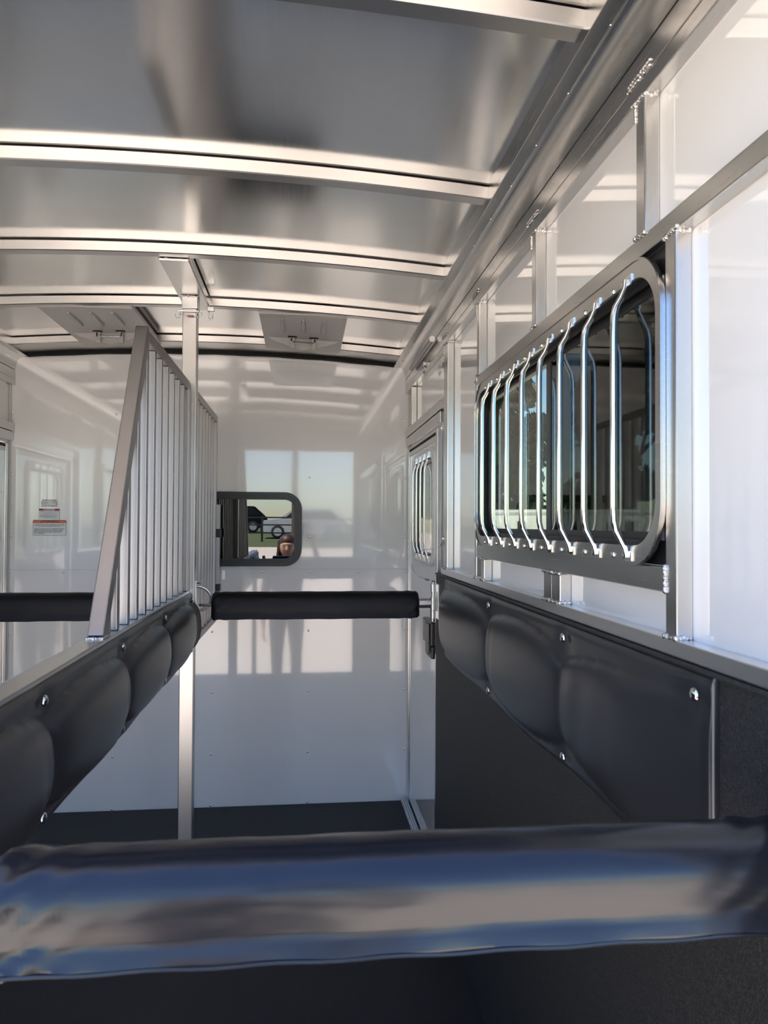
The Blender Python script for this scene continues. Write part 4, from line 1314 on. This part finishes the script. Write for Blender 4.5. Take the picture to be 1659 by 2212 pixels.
# ------------------------------------------------------------------ person holding the phone
def person():
    bx, by, bz = -0.155, -0.33, GZ
    t = thing('person', (bx, by, bz), 'person with long brown hair and dark clothes holding up a phone', 'person')
    K = 1.065
    def P(x, y, z): return (bx + K * x, by + K * y, bz + K * z)
    bm = bmesh.new()
    tb = lambda pts, r, n=14: tube(bm, [P(*p) for p in pts], r, n)
    # torso
    for sec in ():
        pass
    rings = [(0.78, 0.150, 0.105), (0.86, 0.160, 0.110), (0.95, 0.138, 0.095), (1.02, 0.130, 0.090), (1.12, 0.145, 0.102), (1.20, 0.158, 0.105), (1.27, 0.150, 0.088), (1.305, 0.105, 0.068), (1.33, 0.058, 0.055), (1.40, 0.050, 0.052)]
    R = []
    for z, a, b in rings:
        R.append([bm.verts.new(P(a * cos(2 * pi * k / 20), b * sin(2 * pi * k / 20) + (0.012 if 1.05 < z < 1.25 else 0), z)) for k in range(20)])
    for q, w in zip(R, R[1:]):
        for k in range(20):
            bm.faces.new((q[k], q[(k + 1) % 20], w[(k + 1) % 20], w[k]))
    bm.faces.new(R[0][::-1]); bm.faces.new(R[-1])
    for s in (-1, 1):
        tb([(s * 0.080, 0, 0.86), (s * 0.088, 0.005, 0.72), (s * 0.092, 0.012, 0.46), (s * 0.094, -0.006, 0.34), (s * 0.095, -0.015, 0.09)], [0.090, 0.084, 0.056, 0.054, 0.037])
        tb([(s * 0.096, -0.05, 0.045), (s * 0.099, 0.03, 0.045), (s * 0.104, 0.12, 0.030), (s * 0.106, 0.165, 0.026)], [0.036, 0.042, 0.034, 0.020])
    # right arm raised to the phone, left arm hanging
    tb([(0.120, 0.0, 1.255), (0.168, 0.010, 1.245), (0.250, 0.055, 1.215), (0.318, 0.115, 1.225), (0.300, 0.175, 1.350), (0.262, 0.240, 1.485), (0.250, 0.258, 1.525), (0.241, 0.271, 1.556)], [0.055, 0.052, 0.045, 0.039, 0.035, 0.026, 0.026, 0.022])
    tb([(-0.120, 0.0, 1.255), (-0.168, 0.0, 1.240), (-0.205, -0.015, 1.08), (-0.222, -0.01, 0.96), (-0.230, 0.03, 0.83), (-0.228, 0.055, 0.73), (-0.226, 0.064, 0.69)], [0.055, 0.052, 0.044, 0.038, 0.033, 0.025, 0.026])
    # hands: palm and five fingers
    def hand(palm, dirv, across, normal, curl, ph):
        palm, d, a, nn = Vector(palm), Vector(dirv).normalized(), Vector(across).normalized(), Vector(normal).normalized()
        for k in range(4):
            base = palm + a * (k - 1.5) * 0.019
            tube(bm, [P(*(palm - d * 0.015 + a * (k - 1.5) * 0.013)), P(*base + d * 0.0), P(*(base + d * 0.040))], [0.016, 0.014, 0.0105], 8)
            ln = (0.062, 0.074, 0.078, 0.068)[::-1][k]
            p0 = base + d * 0.042
            ang = curl
            pts = [p0]
            dd = d.copy()
            for q in range(3):
                dd = (d * cos(ang * (q + 1)) + nn * sin(ang * (q + 1))).normalized()
                pts.append(pts[-1] + dd * ln / 3)
            tube(bm, [P(*p) for p in pts], [0.0098, 0.0092, 0.0085, 0.0068], 8)
        tp = palm - d * 0.005 + a * ph * 0.036
        tube(bm, [P(*palm), P(*tp), P(*(tp + d * 0.030 + a * ph * 0.018 + nn * 0.010)), P(*(tp + d * 0.058 + a * ph * 0.016 + nn * 0.022))], [0.016, 0.0125, 0.0105, 0.0078], 8)
    hand((0.240, 0.272, 1.552), (-0.25, 0.12, 0.95), (0.95, 0.10, 0.25), (-0.75, 0.45, 0.1), 0.38, -1)
    hand((-0.226, 0.068, 0.665), (0.0, 0.12, -1), (0, 1, 0.1), (1, 0, 0), 0.30, 1)
    # head
    hx, hy, hz = 0.0, 0.025, 1.475
    g = bmesh.ops.create_uvsphere(bm, u_segments=32, v_segments=24, radius=1.0)
    for v in g['verts']:
        x, y, z = v.co
        w = 0.074 * (1 - 0.22 * max(0, -z) ** 1.2)
        dpt = 0.092
        yy = y * dpt
        if y > 0: yy = y * (0.088 - 0.012 * max(0, -z))
        if z < -0.35 and y < 0: yy *= 0.72
        v.co = Vector(P(hx + x * w, hy + yy, hz + z * 0.112))
    tb([(0, 0.105, 1.485), (0, 0.114, 1.468), (0, 0.121, 1.452), (0, 0.104, 1.444)], [0.009, 0.010, 0.013, 0.010], 10)      # nose
    tb([(-0.020, 0.084, 1.415), (0, 0.091, 1.414), (0.020, 0.084, 1.415)], [0.006, 0.008, 0.006], 8)                          # lips
    tb([(-0.045, 0.094, 1.500), (-0.020, 0.107, 1.504), (0.020, 0.107, 1.504), (0.045, 0.094, 1.500)], [0.007, 0.009, 0.009, 0.007], 8)  # brow
    tb([(0, 0.066, 1.388), (0, 0.076, 1.384)], [0.026, 0.018], 10)                                                            # chin
    for s in (-1, 1):
        tb([(s * 0.073, 0.012, 1.450), (s * 0.080, 0.006, 1.472), (s * 0.079, 0.004, 1.495)], [0.010, 0.014, 0.010], 8)       # ears
    body = obj('body', bm, M['skin_tone'], t, True)
    md = body.modifiers.new('remesh', 'REMESH')
    md.mode = 'VOXEL'
    md.voxel_size = 0.0062
    md.use_smooth_shade = True
    sm = body.modifiers.new('smooth', 'SMOOTH')
    sm.factor = 0.5
    sm.iterations = 4
    dg = bpy.context.evaluated_depsgraph_get()
    me = bpy.data.meshes.new_from_object(body.evaluated_get(dg))
    body.modifiers.clear()
    body.data = me
    me.materials.clear(); me.materials.append(M['skin_tone'])
    # clothes: shells grown from the body surface
    def shell(name, mat, test, off):
        b2 = bmesh.new()
        b2.from_mesh(me)
        b2.normal_update()
        kill = [v for v in b2.verts if not test(v.co / K)]
        bmesh.ops.delete(b2, geom=kill, context='VERTS')
        for v in b2.verts: v.co += v.normal * off
        m2 = bpy.data.meshes.new(name)
        b2.to_mesh(m2); b2.free()
        m2.materials.append(mat)
        m2.polygons.foreach_set('use_smooth', [True] * len(m2.polygons))
        o = bpy.data.objects.new(name, m2)
        COL.objects.link(o)
        o.parent = t
        WL[o.name] = wloc(t)
        return o
    shell('trousers', M['denim'], lambda c: 0.085 < c.z < 0.90 and abs(c.x) < 0.187, 0.007)
    shell('shirt', M['shirt'], lambda c: 0.84 < c.z < 1.33 and not (c.x < -0.19 and c.z < 1.05) and not (c.x > 0.27), 0.012)
    shell('shoe', M['shoe'], lambda c: c.z < 0.10 and c.x < 0, 0.006)
    shell('shoe', M['shoe'], lambda c: c.z < 0.10 and c.x > 0, 0.006)
    # hair: cap and long sides
    bm = bmesh.new()
    g = bmesh.ops.create_uvsphere(bm, u_segments=28, v_segments=20, radius=1.0)
    for v in g['verts']:
        x, y, z = v.co
        yy = y * (0.105 if y < 0 else 0.072)
        v.co = Vector(P(hx + x * 0.085, hy - 0.012 + yy, hz + 0.016 + z * 0.108))
    g = bmesh.ops.create_uvsphere(bm, u_segments=28, v_segments=20, radius=1.0)
    for v in g['verts']:
        x, y, z = v.co
        v.co = Vector(P(hx + x * 0.080, hy - 0.012 + y * 0.095, hz + 0.055 + z * 0.075))
    for s in (-1, 1):
        tube(bm, [P(s * 0.070, 0.03, 1.54), P(s * 0.080, 0.02, 1.46), P(s * 0.088, 0.015, 1.37), P(s * 0.098, 0.05, 1.28), P(s * 0.104, 0.09, 1.19)], [0.024, 0.022, 0.024, 0.026, 0.012], 10)
        tube(bm, [P(s * 0.040, -0.06, 1.54), P(s * 0.065, -0.075, 1.42), P(s * 0.075, -0.085, 1.30), P(s * 0.070, -0.10, 1.16)], [0.04, 0.046, 0.042, 0.018], 10)
    hair = obj('hair', bm, M['hair'], t, True)
    md = hair.modifiers.new('remesh', 'REMESH')
    md.mode = 'VOXEL'; md.voxel_size = 0.008; md.use_smooth_shade = True
    for s in (-1, 1):
        b_ = bmesh.new()
        bmesh.ops.create_uvsphere(b_, u_segments=10, v_segments=8, radius=0.0095, matrix=Matrix.Translation(P(s * 0.030, 0.099, 1.484)))
        obj('eye', b_, M['eye'], t, True)
    obj('mouth', tube(bmesh.new(), [P(-0.018, 0.0865, 1.4145), P(0, 0.0940, 1.4145), P(0.018, 0.0865, 1.4145)], [0.003, 0.005, 0.003], 8), M['lip'], t, True)
    ph = thing('phone', (0.028, -0.018, 1.26), 'dark phone held up behind the viewpoint', 'phone')
    obj('phone_body', BX(-0.012, 0.064, -0.026, -0.017, 1.262, 1.418, bev=0.004), M['phone'], ph, 40)
    obj('phone_camera_island', BX(-0.006, 0.026, -0.0168, -0.0145, 1.372, 1.412, bev=0.001), M['phone'], ph, 40)
person()
